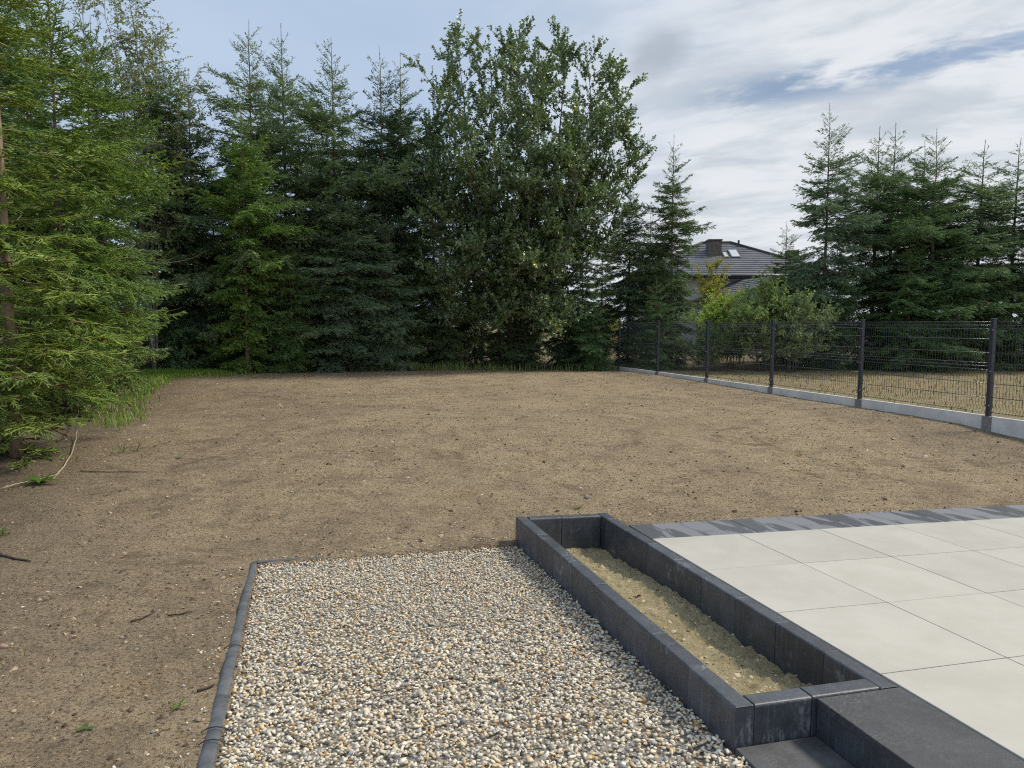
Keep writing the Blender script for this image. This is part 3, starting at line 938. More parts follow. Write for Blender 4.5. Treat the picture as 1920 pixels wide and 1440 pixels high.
# ------------------------------------------------------------------ wire fence
def build_fence():
    n = 8; A = Vector((7.0 + .728, 10.5 - 2.415, 0)); step = Vector((-.728, 2.415, 0)); ln = step.length; d = step.normalized()
    rz = math.atan2(d.y, d.x)
    root = empty('wire_fence', (A.x, A.y, .18), rz)
    tag(root, 'anthracite wire panel fence with square posts on a low concrete plinth', 'fence')
    Z0 = .18; top = 1.745 - Z0; pl = .335 - Z0
    post = MB().box(-.03, .03, -.03, .03, -.4, top).mesh('fence_post', bevel=.004, seg=1); post.materials.append(MAT['anthracite'])
    cap = MB().box(-.033, .033, -.033, .033, -.004, .016).mesh('post_cap', bevel=.005, seg=2); cap.materials.append(MAT['anthracite'])
    bolt = MB().tube([(0, 0, 0), (0, .010, 0)], .009, 8).mesh('bolt', smooth=False); bolt.materials.append(MAT['zinc'])
    clip = MB().box(-.045, .045, -.006, .004, -.012, .012).mesh('clip', bevel=.002, seg=1); clip.materials.append(MAT['anthracite'])
    board = MB().box(.075, ln - .075, -.028, .028, -.35, pl).mesh('plinth_board', bevel=.006, seg=2); board.materials.append(MAT['plinth'])
    conn = MB().box(-.095, .095, -.045, -.033, -.35, pl - .012).box(-.072, .072, -.0329, .040, -.35, pl - .004).mesh('plinth_connector', bevel=.002, seg=1); conn.materials.append(MAT['plinth_dark'])
    # one mesh panel: vertical wires bent out at the folds, horizontal wires as bars of their own
    pt, pb = top - .035, pl + .035
    folds = [pt - .05, pt - .65, pb + .07]
    def off(z):
        return max([0.0] + [.035 * max(0, 1 - abs(z - f) / .05) for f in folds])
    zs = sorted({pt, pb, *[f + e for f in folds for e in (-.05, 0, .05)]})
    zs = [z for z in zs if pb - .001 <= z <= pt + .001]
    V = []; F = []; r = .0019
    k = 0; x = .055
    while x < ln - .05:
        for z in zs:
            o = -off(z)
            V += [(x - r, o - r, z), (x + r, o - r, z), (x + r, o + r, z), (x - r, o + r, z)]
        b = k * len(zs) * 4
        for i in range(len(zs) - 1):
            for q in range(4):
                a0 = b + i * 4 + q; a1 = b + i * 4 + (q + 1) % 4
                F.append((a0, a1, a1 + 4, a0 + 4))
        k += 1; x += .05
    wires = mesh_np('wire_panel', np.array(V), np.array(F)); wires.materials.append(MAT['anthracite'])
    hz = []
    for f in folds[:2]:
        hz += [(f + .05, 0), (f, .035), (f - .05, 0)]
    hz += [(pt - .25, 0), (pt - .45, 0), (pt - .90, 0), (pt - 1.10, 0), (pb + .02, 0)]
    hbar = MB().tube([(.04, 0, 0), (ln - .04, 0, 0)], .0045, 8).mesh('horizontal_wire', smooth=True); hbar.materials.append(MAT['wire'])
    for i in range(n):
        p = link('fence_post', post, None, root); p.location = (i * ln, 0, 0)
        c = link('post_cap', cap, None, p); c.location = (0, 0, top)
        c = link('plinth_connector', conn, None, root); c.location = (i * ln, 0, 0)
        for z in (pt - .12, pt - .72, pb + .12):
            b = link('clip', clip, None, p); b.location = (0, .034, z)
            for s in (-.026, .026):
                b = link('bolt', bolt, None, p); b.location = (s * 1.25, .0385, z)
        if i < n - 1:
            b = link('plinth_board', board, None, root); b.location = (i * ln, 0, random.uniform(-.006, .004))
            w = link('wire_panel', wires, None, root); w.location = (i * ln, .012, 0); w['kind'] = 'stuff'
            for z, o in hz:
                h = link('horizontal_wire', hbar, None, w); h.location = (0, -o + .006, z)


build_fence()


# ------------------------------------------------------------------ house and garage beyond the trees
def roof_plane(m, a, b, c, d, courses, over=.035):
    """stepped courses of tiles on the quad a-b (eave) to d-c (top); each course stands proud at its lower edge"""
    a, b, c, d = map(Vector, (a, b, c, d)); nrm = (b - a).cross(d - a).normalized()
    for i in range(courses):
        t0, t1 = i / courses, (i + 1) / courses
        l0, r0, l1, r1 = a.lerp(d, t0), b.lerp(c, t0), a.lerp(d, t1), b.lerp(c, t1)
        o = nrm * over
        m.add([l0 + o, r0 + o, r1 + nrm * .003, l1 + nrm * .003, l0 - nrm * .02, r0 - nrm * .02], [(0, 1, 2, 3), (4, 5, 1, 0)])


def build_house():
    cx, cy, zb = 14.0, 50.0, .2
    root = empty('house', (cx, cy, zb), R(-4)); tag(root, 'single storey house with dark grey tiled hip roof behind the garden trees', 'house')
    ex, ey, ze, zr, rx = 6.4, 5.4, 4.45, 6.95, .95
    w = MB().box(-ex + .7, ex - .7, -ey + .7, ey - .7, -.3, ze + .1); w.build('wall', MAT['wall'], root)
    roof = MB()
    A, B, C, D = (-ex, -ey, ze), (ex, -ey, ze), (ex, ey, ze), (-ex, ey, ze); E, F_ = (-rx, 0, zr), (rx, 0, zr)
    roof_plane(roof, A, B, F_, E, 17); roof_plane(roof, C, D, E, F_, 17); roof_plane(roof, B, C, F_, F_, 17); roof_plane(roof, D, A, E, E, 17)
    rf = roof.build('roof', MAT['roof'], root)
    for p, q in ((B, F_), (A, E), (C, F_), (D, E), (E, F_)):
        MB().tube([Vector(p) + Vector((0, 0, .03)), Vector(q) + Vector((0, 0, .05))], .10, 8).build('ridge_cap', MAT['chimd'], rf, smooth=True)
    MB().tube([(-ex, -ey - .05, ze - .06), (ex, -ey - .05, ze - .06)], .09, 8).build('gutter', MAT['gutter'], rf, smooth=True)
    MB().box(-ex + .02, ex - .02, -ey + .03, -ey + .75, ze - .20, ze - .06).build('soffit', MAT['gutter'], rf)
    ch = MB().box(-.95, -.12, -2.3, -1.3, ze, zr - .08).build('chimney', MAT['chim'], rf)
    MB().box(-1.0, -.07, -2.36, -1.24, zr - .08, zr + .02).build('chimney_cap', MAT['chimd'], ch)
    MB().box(-.13, -.115, -2.3, -1.3, ze, zr - .09).build('chimney_dark_face', MAT['chimd'], ch)  # thin dark sheet covering the whole right face of the chimney
    MB().tube([(1.35, -.7, zr - .5), (1.35, -.7, zr + .12)], .07, 8).build('vent_pipe', MAT['chimd'], rf)
    # two roof windows lying in the front plane
    fa, fb = Vector(A), Vector(E)
    for (x0, x1, s0, s1) in ((.45, 1.05, .50, .74), (-.02, .30, .50, .66)):
        def pt(x, s, h): 
            y = -ey + ey * s; z = ze + (zr - ze) * s; nv = Vector((0, -(zr - ze), ey)).normalized(); return Vector((x, y, z)) + nv * h
        m = MB(); q = [pt(x0, s0, -.05), pt(x1, s0, -.05), pt(x1, s1, -.05), pt(x0, s1, -.05)] + [pt(x0, s0, .09), pt(x1, s0, .09), pt(x1, s1, .09), pt(x0, s1, .09)]
        bx = [(3, 2, 1, 0), (4, 5, 6, 7), (0, 1, 5, 4), (1, 2, 6, 5), (2, 3, 7, 6), (3, 0, 4, 7)]
        f = m.add(q, bx).build('roof_window', MAT['frame'], rf)
        e = .06; m = MB(); q = [pt(x0 + e, s0 + .015, .085), pt(x1 - e, s0 + .015, .085), pt(x1 - e, s1 - .015, .085), pt(x0 + e, s1 - .015, .085)] + [pt(x0 + e, s0 + .015, .10), pt(x1 - e, s0 + .015, .10), pt(x1 - e, s1 - .015, .10), pt(x0 + e, s1 - .015, .10)]
        m.add(q, bx).build('pane', MAT['glass'], f)
    # garage with a gable towards the garden
    g = empty('garage', (14.8, 40.5, zb), R(9)); tag(g, 'grey clad garage with low gabled tile roof in front of the tiled house', 'garage')
    hw, ln, we, wr = 2.35, 6.0, 2.95, 4.05
    gm_ = MB().add([(-hw, 0, -.3), (hw, 0, -.3), (hw, 0, we), (0, 0, wr), (-hw, 0, we), (-hw, ln, -.3), (hw, ln, -.3), (hw, ln, we), (0, ln, wr), (-hw, ln, we)],
                   [(0, 1, 2, 3, 4), (9, 8, 7, 6, 5), (1, 6, 7, 2), (5, 0, 4, 9)]); gm_.build('wall', MAT['slate'], g)
    for i in range(15):
        x = -hw + .12 + i * (2 * hw - .24) / 14; t = wr - (wr - we) * abs(x) / hw - .04
        MB().box(x - .14, x + .14, -.03, -.004, .0, t).build('cladding_board', MAT['slate'], g)
    r = MB(); o = .35
    sl = (wr - we) / hw
    roof_plane(r, (-hw - o, ln + o, we - sl * o + .08), (-hw - o, -o, we - sl * o + .08), (0, -o, wr + .08), (0, ln + o, wr + .08), 9)
    roof_plane(r, (hw + o, -o, we - sl * o + .08), (hw + o, ln + o, we - sl * o + .08), (0, ln + o, wr + .08), (0, -o, wr + .08), 9)
    r = r.build('roof', MAT['roof'], g)
    for s in (-1, 1):
        m = MB(); a, b = Vector((s * (hw + o), -o, we - sl * o)), Vector((0, -o, wr))
        m.add([a + Vector((0, -.03, -.06)), b + Vector((0, -.03, -.06)), b + Vector((0, -.03, .11)), a + Vector((0, -.03, .11)), a + Vector((0, .01, -.06)), b + Vector((0, .01, -.06)), b + Vector((0, .01, .11)), a + Vector((0, .01, .11))],
              [(0, 1, 2, 3), (4, 7, 6, 5), (3, 2, 6, 7), (0, 4, 5, 1)])
        m.build('barge_board', MAT['gutter'], r)
    # chimney of the house on its far wing
    MB().box(4.05, 4.75, -2.6, -1.9, ze, ze + 1.75).build('chimney', MAT['chimd'], rf)


build_house()


# ------------------------------------------------------------------ spruces
UP = np.array([0, 0, 1.0])


def nrm(v): return v / np.maximum(np.linalg.norm(v, axis=-1, keepdims=True), 1e-9)


def tubes_np(P, r0, r1, k=3):
    """P (n,m,3) polylines -> tapered k-sided tubes"""
    n, m, _ = P.shape
    d = nrm(np.concatenate([P[:, 1:] - P[:, :-1], P[:, -1:] - P[:, -2:-1]], 1))
    s = nrm(np.cross(d, UP) + 1e-6); b = np.cross(d, s)
    t = np.linspace(0, 1, m)[None, :, None, None]; rad = (r0[:, None, None, None] * (1 - t) + r1[:, None, None, None] * t)
    a = np.arange(k) * 2 * np.pi / k
    V = P[:, :, None, :] + rad * (np.cos(a)[None, None, :, None] * s[:, :, None, :] + np.sin(a)[None, None, :, None] * b[:, :, None, :])
    idx = np.arange(n * m * k).reshape(n, m, k)
    F = np.stack([idx[:, :-1], np.roll(idx, -1, 2)[:, :-1], np.roll(idx, -1, 2)[:, 1:], idx[:, 1:]], -1).reshape(-1, 4)
    return V.reshape(-1, 3), F


def spruce_meshes(name, seed, H, Rm, clear=.35, step=.03, nl=.055, nw=.026, twig=.065, sub=.075, slope=.42, droop=1.0, brown=.0, whorl=.44, wood_twigs=False, dens=1.0, hmin=0.0, hmax=99.0, sector=None, core=0.0, tl=.40, smax=.32, sl=.42):
    rng = np.random.default_rng(seed)
    # ---- trunk
    n = 14; zz = np.linspace(0, H, n); wob = np.cumsum(rng.normal(0, .018, (n, 2)), 0) * np.linspace(0, 1, n)[:, None]
    tp = np.stack([wob[:, 0], wob[:, 1], zz], 1)
    tr = .0055 + (H * .0078) * (1 - zz / H) ** 1.05
    def axis(z): return np.stack([np.interp(z, zz, tp[:, 0]), np.interp(z, zz, tp[:, 1]), z], -1)
    tm = MB().tube([Vector(p) for p in tp], list(tr), 9)
    # ---- branches
    B = []; lop = rng.uniform(0, 6.28); lop2 = rng.uniform(0, 6.28)
    z = H - rng.uniform(.62, .95); first = True
    while z > clear:
        t = H - z
        L = min(Rm, .16 + slope * t ** .92) * (1 - .22 * max(0, 1 - z / (.22 * H)))
        k = rng.integers(4, 6) if t < 1.7 else rng.integers(6, 9)
        a0 = rng.uniform(0, 6.28)
        for j in range(k):
            if t > .9 and rng.random() < .12: continue          # lost branches leave gaps
            aj = a0 + 6.283 * j / k + rng.normal(0, .22)
            B.append((z + rng.normal(0, .07), aj, L * rng.uniform(.5, 1.25) * (1 + .20 * math.cos(aj - lop + z * .5) + .12 * math.cos(2 * aj - lop2 - z * 1.7)), t))
        # weaker branches between the whorls
        for j in range(int(4 * dens) if t > 1.6 else 1):
            B.append((z - rng.uniform(.08, whorl), rng.uniform(0, 6.28), L * rng.uniform(.25, .75), t))
        z -= whorl * rng.uniform(.75, 1.2) * (1.1 if t < 2 else .9)
    B = np.array(B)
    bz, ba, bl, bt = B.T
    f = np.clip(bt / H, 0, 1)
    e0 = np.interp(f, [0, .12, .3, .6, 1], [58, 42, 18, -2, -14]) + rng.normal(0, 9, len(B))
    e1 = np.interp(f, [0, .12, .3, .6, 1], [70, 52, 30, 14, 4]) + rng.normal(0, 9, len(B))
    sag = np.interp(f, [0, .2, .5, 1], [-4, -8, -22, -24]) * droop * rng.uniform(.5, 1.5, len(B))
    K = 9; tt = (np.arange(K - 1) + .5) / (K - 1)
    el = np.radians(e0[:, None] + (e1 - e0)[:, None] * tt ** 1.6 + sag[:, None] * np.sin(np.pi * tt))
    az = ba[:, None] + np.cumsum(rng.normal(0, .06, (len(B), K - 1)), 1)
    dd = np.stack([np.cos(el) * np.cos(az), np.cos(el) * np.sin(az), np.sin(el)], -1)
    P = np.concatenate([np.zeros((len(B), 1, 3)), np.cumsum(dd * (bl / (K - 1))[:, None, None], 1)], 1) + axis(bz)[:, None, :]
    V, F = tubes_np(P, .003 + .0055 * bl, np.full(len(B), .0025), 4)
    o = len(tm.v)
    tm.v += [tuple(v) for v in V]; tm.f += [tuple(int(i) + o for i in q) for q in F]
    # ---- side twigs
    def sample(bi, t):
        x = t * (K - 1); i = np.minimum(x.astype(int), K - 2); fr = (x - i)[:, None]
        return P[bi, i] * (1 - fr) + P[bi, i + 1] * fr, dd[bi, i]
    cnt = np.maximum(3, (bl / twig * dens * np.interp(bt, [.5, 2.6], [.5, 1]))).astype(int); bi = np.repeat(np.arange(len(B)), cnt)
    t = rng.uniform(.12, 1.0, len(bi)); p0, db = sample(bi, t)
    lt = np.clip((.07 + tl * bl[bi] * (1 - t) ** .75) * rng.uniform(.6, 1.25, len(bi)), .05, .85)
    ff = f[bi]
    s = nrm(np.cross(db, UP)); sg = rng.choice([-1, 1], len(bi))[:, None]
    ph = np.radians(rng.normal(52, 10, len(bi)))[:, None]
    dr = (np.interp(ff, [0, .15, .4, 1], [-.45, -.15, .22, .42]) * droop + rng.normal(0, .16, len(bi)))[:, None]
    d1 = nrm(db * np.cos(ph) + s * sg * np.sin(ph) - UP * dr)
    d2 = nrm(d1 - UP * np.maximum(dr, -.2) * .9 + rng.normal(0, .12, d1.shape))
    p1 = p0 + d1 * (lt * .5)[:, None]; p2 = p1 + d2 * (lt * .5)[:, None]
    tw = rng.normal(.5, .22, len(bi)) + .12 * np.sin(bi * 12.9898)
    dead = rng.random(len(bi)) < brown * np.interp(ff, [0, .6, .8, 1], [0, 0, .5, 1.6])
    tw = np.where(dead, 2.0, np.clip(tw, 0, 1))
    # ---- sub twigs
    c2 = np.where(lt > .12, (lt / sub).astype(int), 0); ti = np.repeat(np.arange(len(bi)), c2)
    t2 = rng.uniform(.15, .95, len(ti)); q0 = np.where((t2 < .5)[:, None], p0[ti] + (p1 - p0)[ti] * (t2 * 2)[:, None], p1[ti] + (p2 - p1)[ti] * (t2 * 2 - 1)[:, None])
    dt = np.where((t2 < .5)[:, None], d1[ti], d2[ti])
    s2 = nrm(np.cross(dt, UP) + rng.normal(0, .25, dt.shape)); sg2 = rng.choice([-1, 1], len(ti))[:, None]; p2h = np.radians(rng.normal(46, 10, len(ti)))[:, None]
    ds = nrm(dt * np.cos(p2h) + s2 * sg2 * np.sin(p2h) - UP * (.08 + .30 * np.clip(dr[ti], -.5, 1)) + rng.normal(0, .08, dt.shape))
    l2 = np.clip((.05 + sl * lt[ti] * (1 - t2)) * rng.uniform(.7, 1.25, len(ti)), .04, smax)
    q1 = q0 + ds * l2[:, None]
    # ---- needles along every shoot
    i0 = 2
    S0 = [P[:, k] for k in range(i0, K - 1)]; S1 = [P[:, k + 1] for k in range(i0, K - 1)]; ST = [np.clip(rng.normal(.5, .2, len(B)), 0, 1)] * (K - 1 - i0)
    S0 += [p0, p1, q0]; S1 += [p1, p2, q1]; ST += [tw, tw, tw[ti]]
    lead0 = axis(np.array([H - .5])); lead1 = axis(np.array([H - .02]))
    S0.append(lead0); S1.append(lead1); ST.append(np.array([.5]))
    S0 = np.concatenate(S0); S1 = np.concatenate(S1); ST = np.concatenate(ST)
    if hmax < 90 or hmin > 0:
        kz = (S0[:, 2] > hmin) & (S0[:, 2] < hmax); S0, S1, ST = S0[kz], S1[kz], ST[kz]
    if sector is not None:          # leave out shoots on the far side of the trunk that no one can see
        a, c = sector; v = S0[:, 0] * math.cos(a) + S0[:, 1] * math.sin(a); kz = v > c; S0, S1, ST = S0[kz], S1[kz], ST[kz]
    if core:                        # the dense green middle of each shoot
        dv = (S1 - S0); CV, CF = tubes_np(np.stack([S0, S1 + dv * .08], 1), np.full(len(S0), core), np.full(len(S0), core * .5), 3)
        CT = np.repeat(ST, 3)
    ax = S1 - S0; ln = np.linalg.norm(ax, axis=1); ax = nrm(ax)
    cn = np.maximum(2, np.round(ln / step)).astype(int); si = np.repeat(np.arange(len(S0)), cn)
    tpos = rng.random(len(si)); c = S0[si] + (S1 - S0)[si] * tpos[:, None]; A = ax[si]
    a_ = nrm(np.cross(A, UP + 1e-3)); b_ = np.cross(a_, A)
    th = rng.uniform(-.6, np.pi + .6, len(si))[:, None]
    rad = np.cos(th) * a_ + np.sin(th) * b_ * .8
    tops = np.interp(H - c[:, 2], [0, 3.2], [.62, 1.0]); L_ = (nl * tops * rng.uniform(.7, 1.2, len(si)))[:, None]
    tip = c + A * L_ * .62 + rad * L_ * .62
    wv = nrm(np.cross(rad, A) * .5 + A) * (nw * .5 * tops)[:, None]
    V = np.stack([c - wv, c + wv, tip], 1).reshape(-1, 3); F = np.arange(len(V)).reshape(-1, 3)
    tint = np.where(ST[si] > 1.5, 2.0, np.clip(ST[si] + rng.normal(0, .10, len(si)), 0, 1))
    if core:
        q = CF + len(V); F = np.concatenate([F, q[:, :3], q[:, [0, 2, 3]]]); V = np.concatenate([V, CV]); tint = np.concatenate([tint, CT, CT])
    crown = mesh_np(name + '_crown', V, F, tint=tint); crown.materials.append(MAT['needle'])
    if wood_twigs:
        Pt = np.stack([p0, p1, p2], 1); Vt, Ft = tubes_np(Pt, .002 + .004 * lt, np.full(len(lt), .0015), 3)
        o = len(tm.v); tm.v += [tuple(v) for v in Vt]; tm.f += [tuple(int(i) + o for i in q) for q in Ft]
    trunk = tm.mesh(name + '_trunk', smooth=True)
    return trunk, crown


def spruce(meshes, x, y, scale, rz, color, label, group, bark='bark', lean=(0, 0), zs=1.0):
    root = empty('spruce_tree', (x, y, tz(x, y) - .05), rz); root.scale = (scale, scale, scale * zs)
    root.rotation_euler = (lean[0], lean[1], rz)
    tag(root, label, 'tree', group)
    t = link('trunk', meshes[0], None, root)
    if len(meshes[0].materials) == 0: meshes[0].materials.append(MAT['bark'])
    if bark != 'bark':
        t.material_slots[0].link = 'OBJECT'; t.material_slots[0].material = MAT[bark]
    c = link('crown', meshes[1], None, root); c.color = (*color, 1)
    return root


GF = 'spruces in the far row'; GL = 'spruces along the left boundary'; GN = 'spruces on the neighbouring plot'
DK = (.170, .245, .125); MD = (.15, .22, .09); LT = (.17, .26, .07); BL = (.175, .255, .165)
FAR = dict(step=.040, nl=.085, nw=.042, twig=.044, sub=.062)
SA = spruce_meshes('spruce_a', 1, 10.5, 2.2, slope=.50, **FAR)
SB = spruce_meshes('spruce_b', 2, 10.5, 2.4, slope=.46, droop=1.3, whorl=.48, **FAR)
SC = spruce_meshes('spruce_c', 3, 10.5, 1.8, slope=.40, whorl=.46, **FAR)
SD = spruce_meshes('spruce_d', 4, 7.0, 2.2, slope=.52, clear=.12, whorl=.44, **FAR)
NA = spruce_meshes('near_spruce_a', 5, 9.4, 1.55, clear=.10, step=.0115, nl=.031, nw=.0125, twig=.038, sub=.046, slope=.235, brown=.09, whorl=.31, hmax=6.1, sector=(-.75, -.30), droop=.2, core=.0085, tl=.27, smax=.15, sl=.34)
NB = spruce_meshes('near_spruce_b', 6, 10.0, 2.2, clear=.2, step=.033, nl=.056, nw=.026, twig=.056, sub=.066, slope=.46, brown=.06, whorl=.38, hmax=9.95, sector=(-.75, -.5), droop=.6, core=.011, tl=.30, smax=.18, sl=.36)


# (x, y, height, meshes and their built height, turn, colour, label, group, bark)
SPRUCES = []


def row(px, top, Y, mesh, h0, rz, color, label, group, bark='bark', zs=1.0, sx=None):
    """stands a spruce at distance Y; its height follows from how far its tip rises above eye level there"""
    pit = R(4.83); u = -(top - 720) / FY; dy = math.cos(pit) + u * math.sin(pit); dz = -math.sin(pit) + u * math.cos(pit)
    ub = -(600 - 720) / FY
    X = Y * ((px - 960) / FY) / (math.cos(pit) + ub * math.sin(pit)); H = EYE + Y * dz / dy - tz(X, Y) + .05
    k = H / (h0 * zs) if sx is None else sx
    spruce(mesh, X, Y, k, rz, color, label, group, bark, zs=(H / h0) / k)


def place_spruces():
    # along the left boundary, nearest first
    spruce(NA, -6.2, 8.9, 1.0, .0, (.225, .315, .070), 'nearest spruce with yellow green branches down to the soil, cut off by the picture edge', GL, 'bark_lit')
    row(118, -120, 11.6, NB, 10.0, 0.15, (0.193, 0.299, 0.056), 'bright green spruce directly behind the nearest spruce', GL, 'bark', sx=.66)
    row(178, -5, 14.4, NB, 10.0, -.35, (0.178, 0.283, 0.069), 'spruce with bare leader reaching the upper edge, third along the left boundary', GL, sx=.68)
    row(196, 25, 16.8, NB, 10.0, .30, (0.168, 0.268, 0.077), 'spruce with slightly shorter bare leader, fourth along the left boundary', GL, sx=.72)
    row(20, -150, 13.5, SB, 10.5, .4, (0.138, 0.233, 0.095), 'dark drooping spruce behind the nearest spruce at the upper corner', GL)
    row(80, -60, 17.0, SA, 10.5, 1.2, DK, 'dark spruce hidden deep behind the left boundary trees', GL)
    row(312, 62, 22.4, SA, 10.5, 2.0, (0.128, 0.213, 0.101), 'spruce rising in front of the birch', GL)
    row(368, 130, 23.0, SC, 10.5, .6, (0.097, 0.162, 0.101), 'slender dark spruce standing between the birch and the tallest spruce', GF)
    # far row
    row(478, 36, 22.6, SB, 10.5, .2, DK, 'tallest dark spruce of the far row with thick bushy top', GF, zs=1.04)
    row(540, 42, 25.2, SC, 10.5, 1.9, DK, 'thin spruce whose bare leader stands just right of the tallest spruce', GF)
    row(462, 162, 21.2, SC, 10.5, 2.7, (0.165, 0.274, 0.062), 'light green spruce with a sunlit pale trunk standing in front of the tallest spruce', GF, 'bark_lit', sx=.80)
    row(633, 70, 23.4, SA, 10.5, .9, DK, 'broad dark spruce in the middle of the far row', GF)
    row(720, 84, 23.8, SC, 10.5, 3.3, (0.093, 0.154, 0.085), 'narrow spruce second left of the broad leafy tree', GF, 'bark_lit', sx=1.05)
    row(757, 98, 24.6, SC, 10.5, 5.0, (0.135, 0.206, 0.080), 'narrow olive green spruce touching the broad leafy tree', GF, 'bark_lit')
    row(548, 440, 21.6, SD, 7.0, 1.1, (0.125, 0.219, 0.074), 'small spruce with wide low branches below the light green spruce', GF, zs=1.35)
    row(440, 430, 22.4, SD, 7.0, 4.0, (0.130, 0.226, 0.069), 'small spruce at the corner beside the grass patch', GF, zs=1.2)
    row(655, 330, 22.4, SB, 10.5, 2.2, BL, 'bluish green spruce with hanging twigs before the broad dark spruce', GF, sx=.90)
    row(725, 400, 22.6, SD, 7.0, 2.9, BL, 'bluish low spruce beside the broad leafy tree', GF, zs=1.25)
    row(590, 215, 25.4, SA, 10.5, 4.4, DK, 'dark spruce in the second row behind the broad dark spruce', GF)
    row(405, 300, 25.0, SA, 10.5, 5.2, DK, 'dark spruce in the second row behind the light green spruce', GF)
    row(680, 205, 26.0, SB, 10.5, 5.9, DK, 'dark spruce in the second row behind the narrow spruces', GF)
    row(815, 250, 25.8, SB, 10.5, 3.6, DK, 'dark spruce behind the left half of the broad leafy tree', GF)
    row(890, 430, 25.6, SD, 7.0, .5, DK, 'low dark spruce behind the trunks of the broad leafy tree', GF, zs=1.2)
    row(985, 450, 26.2, SD, 7.0, 5.1, DK, 'second low dark spruce behind the trunks of the broad leafy tree', GF, zs=1.2)
    row(845, 500, 24.5, SD, 7.0, 1.7, DK, 'low dark spruce left of the trunks of the broad leafy tree', GF)
    row(935, 520, 24.9, SD, 7.0, 4.7, DK, 'smallest dark spruce filling the gap behind the broad leafy tree', GF)
    row(985, 575, 22.9, SD, 7.0, 2.1, (0.108, 0.162, 0.081), 'small dark spruce in front of the trunks of the broad leafy tree', GF, zs=.7)
    row(1092, 440, 25.2, SA, 10.5, 1.3, DK, 'dark spruce closing the gap right of the broad leafy tree trunks', GF)
    row(1128, 420, 26.0, SC, 10.5, 3.4, DK, 'thin dark spruce between the broad leafy tree and the thin open spruce', GF)
    row(1060, 470, 23.9, SD, 7.0, 3.7, (0.093, 0.162, 0.080), 'low spruce under the right side of the broad leafy tree', GF)
    row(1112, 535, 22.5, SD, 7.0, 2.5, (0.109, 0.195, 0.080), 'small dense spruce at the far end of the fence', GF)
    row(1178, 308, 24.6, SC, 10.5, 1.5, (0.098, 0.154, 0.090), 'thin open spruce right of the broad leafy tree', GF)
    row(1217, 400, 26.4, SC, 10.5, 2.3, DK, 'thinnest spruce between two taller ones left of the house', GF, sx=.6)
    row(1258, 252, 23.6, SC, 10.5, 4.6, (0.120, 0.179, 0.080), 'open topped spruce standing just left of the house roof', GF)
    row(1232, 520, 22.2, SD, 7.0, .9, (0.109, 0.190, 0.080), 'low spruce behind the fence at the foot of the open topped spruce', GF)
    # neighbour's plot
    row(1543, 192, 22.6, SC, 10.5, 3.0, BL, 'slender spruce with hanging twigs right of the house', GN, sx=.82)
    row(1560, 470, 22.4, SD, 7.0, .3, (0.120, 0.195, 0.101), 'broad low spruce skirt under the slender spruce right of the house', GN, zs=.9)
    row(1634, 236, 23.8, SC, 10.5, 1.0, DK, 'left one of twin spruce tops behind the fence', GN, sx=1.0)
    row(1665, 230, 24.4, SC, 10.5, 4.1, DK, 'right one of twin spruce tops behind the fence', GN, sx=1.0)
    row(1742, 240, 22.6, SA, 10.5, 5.5, (0.114, 0.195, 0.085), 'full spruce with wide layered branches behind the fence', GN, 'bark_lit', zs=.80)
    row(1720, 262, 25.0, SC, 10.5, 2.2, DK, 'spruce top half hidden behind the full layered spruce', GN, sx=1.0)
    row(1705, 450, 21.8, SD, 7.0, 5.6, (0.125, 0.217, 0.085), 'lowest wide branched spruce in front of the full layered spruce', GN, zs=.75)
    row(1828, 262, 23.4, SC, 10.5, .4, DK, 'dark spruce second from the right picture edge', GN, sx=1.08)
    row(1893, 258, 23.8, SC, 10.5, 5.8, BL, 'bluish spruce at the right picture edge', GN, sx=1.08)
    row(1850, 430, 23.0, SD, 7.0, 2.0, DK, 'low dark spruce filling the gap at the right picture edge', GN)
    row(1985, 240, 23.0, SA, 10.5, 3.9, DK, 'dark spruce added for shade, standing partly beyond the right picture edge', GN, zs=.85)  # extra spruce added past the frame edge for its shade
    row(1470, 415, 24.8, SC, 10.5, 2.9, (0.150, 0.219, 0.098), 'young pale spruce tip just right of the house', GN, sx=.60)


place_spruces()


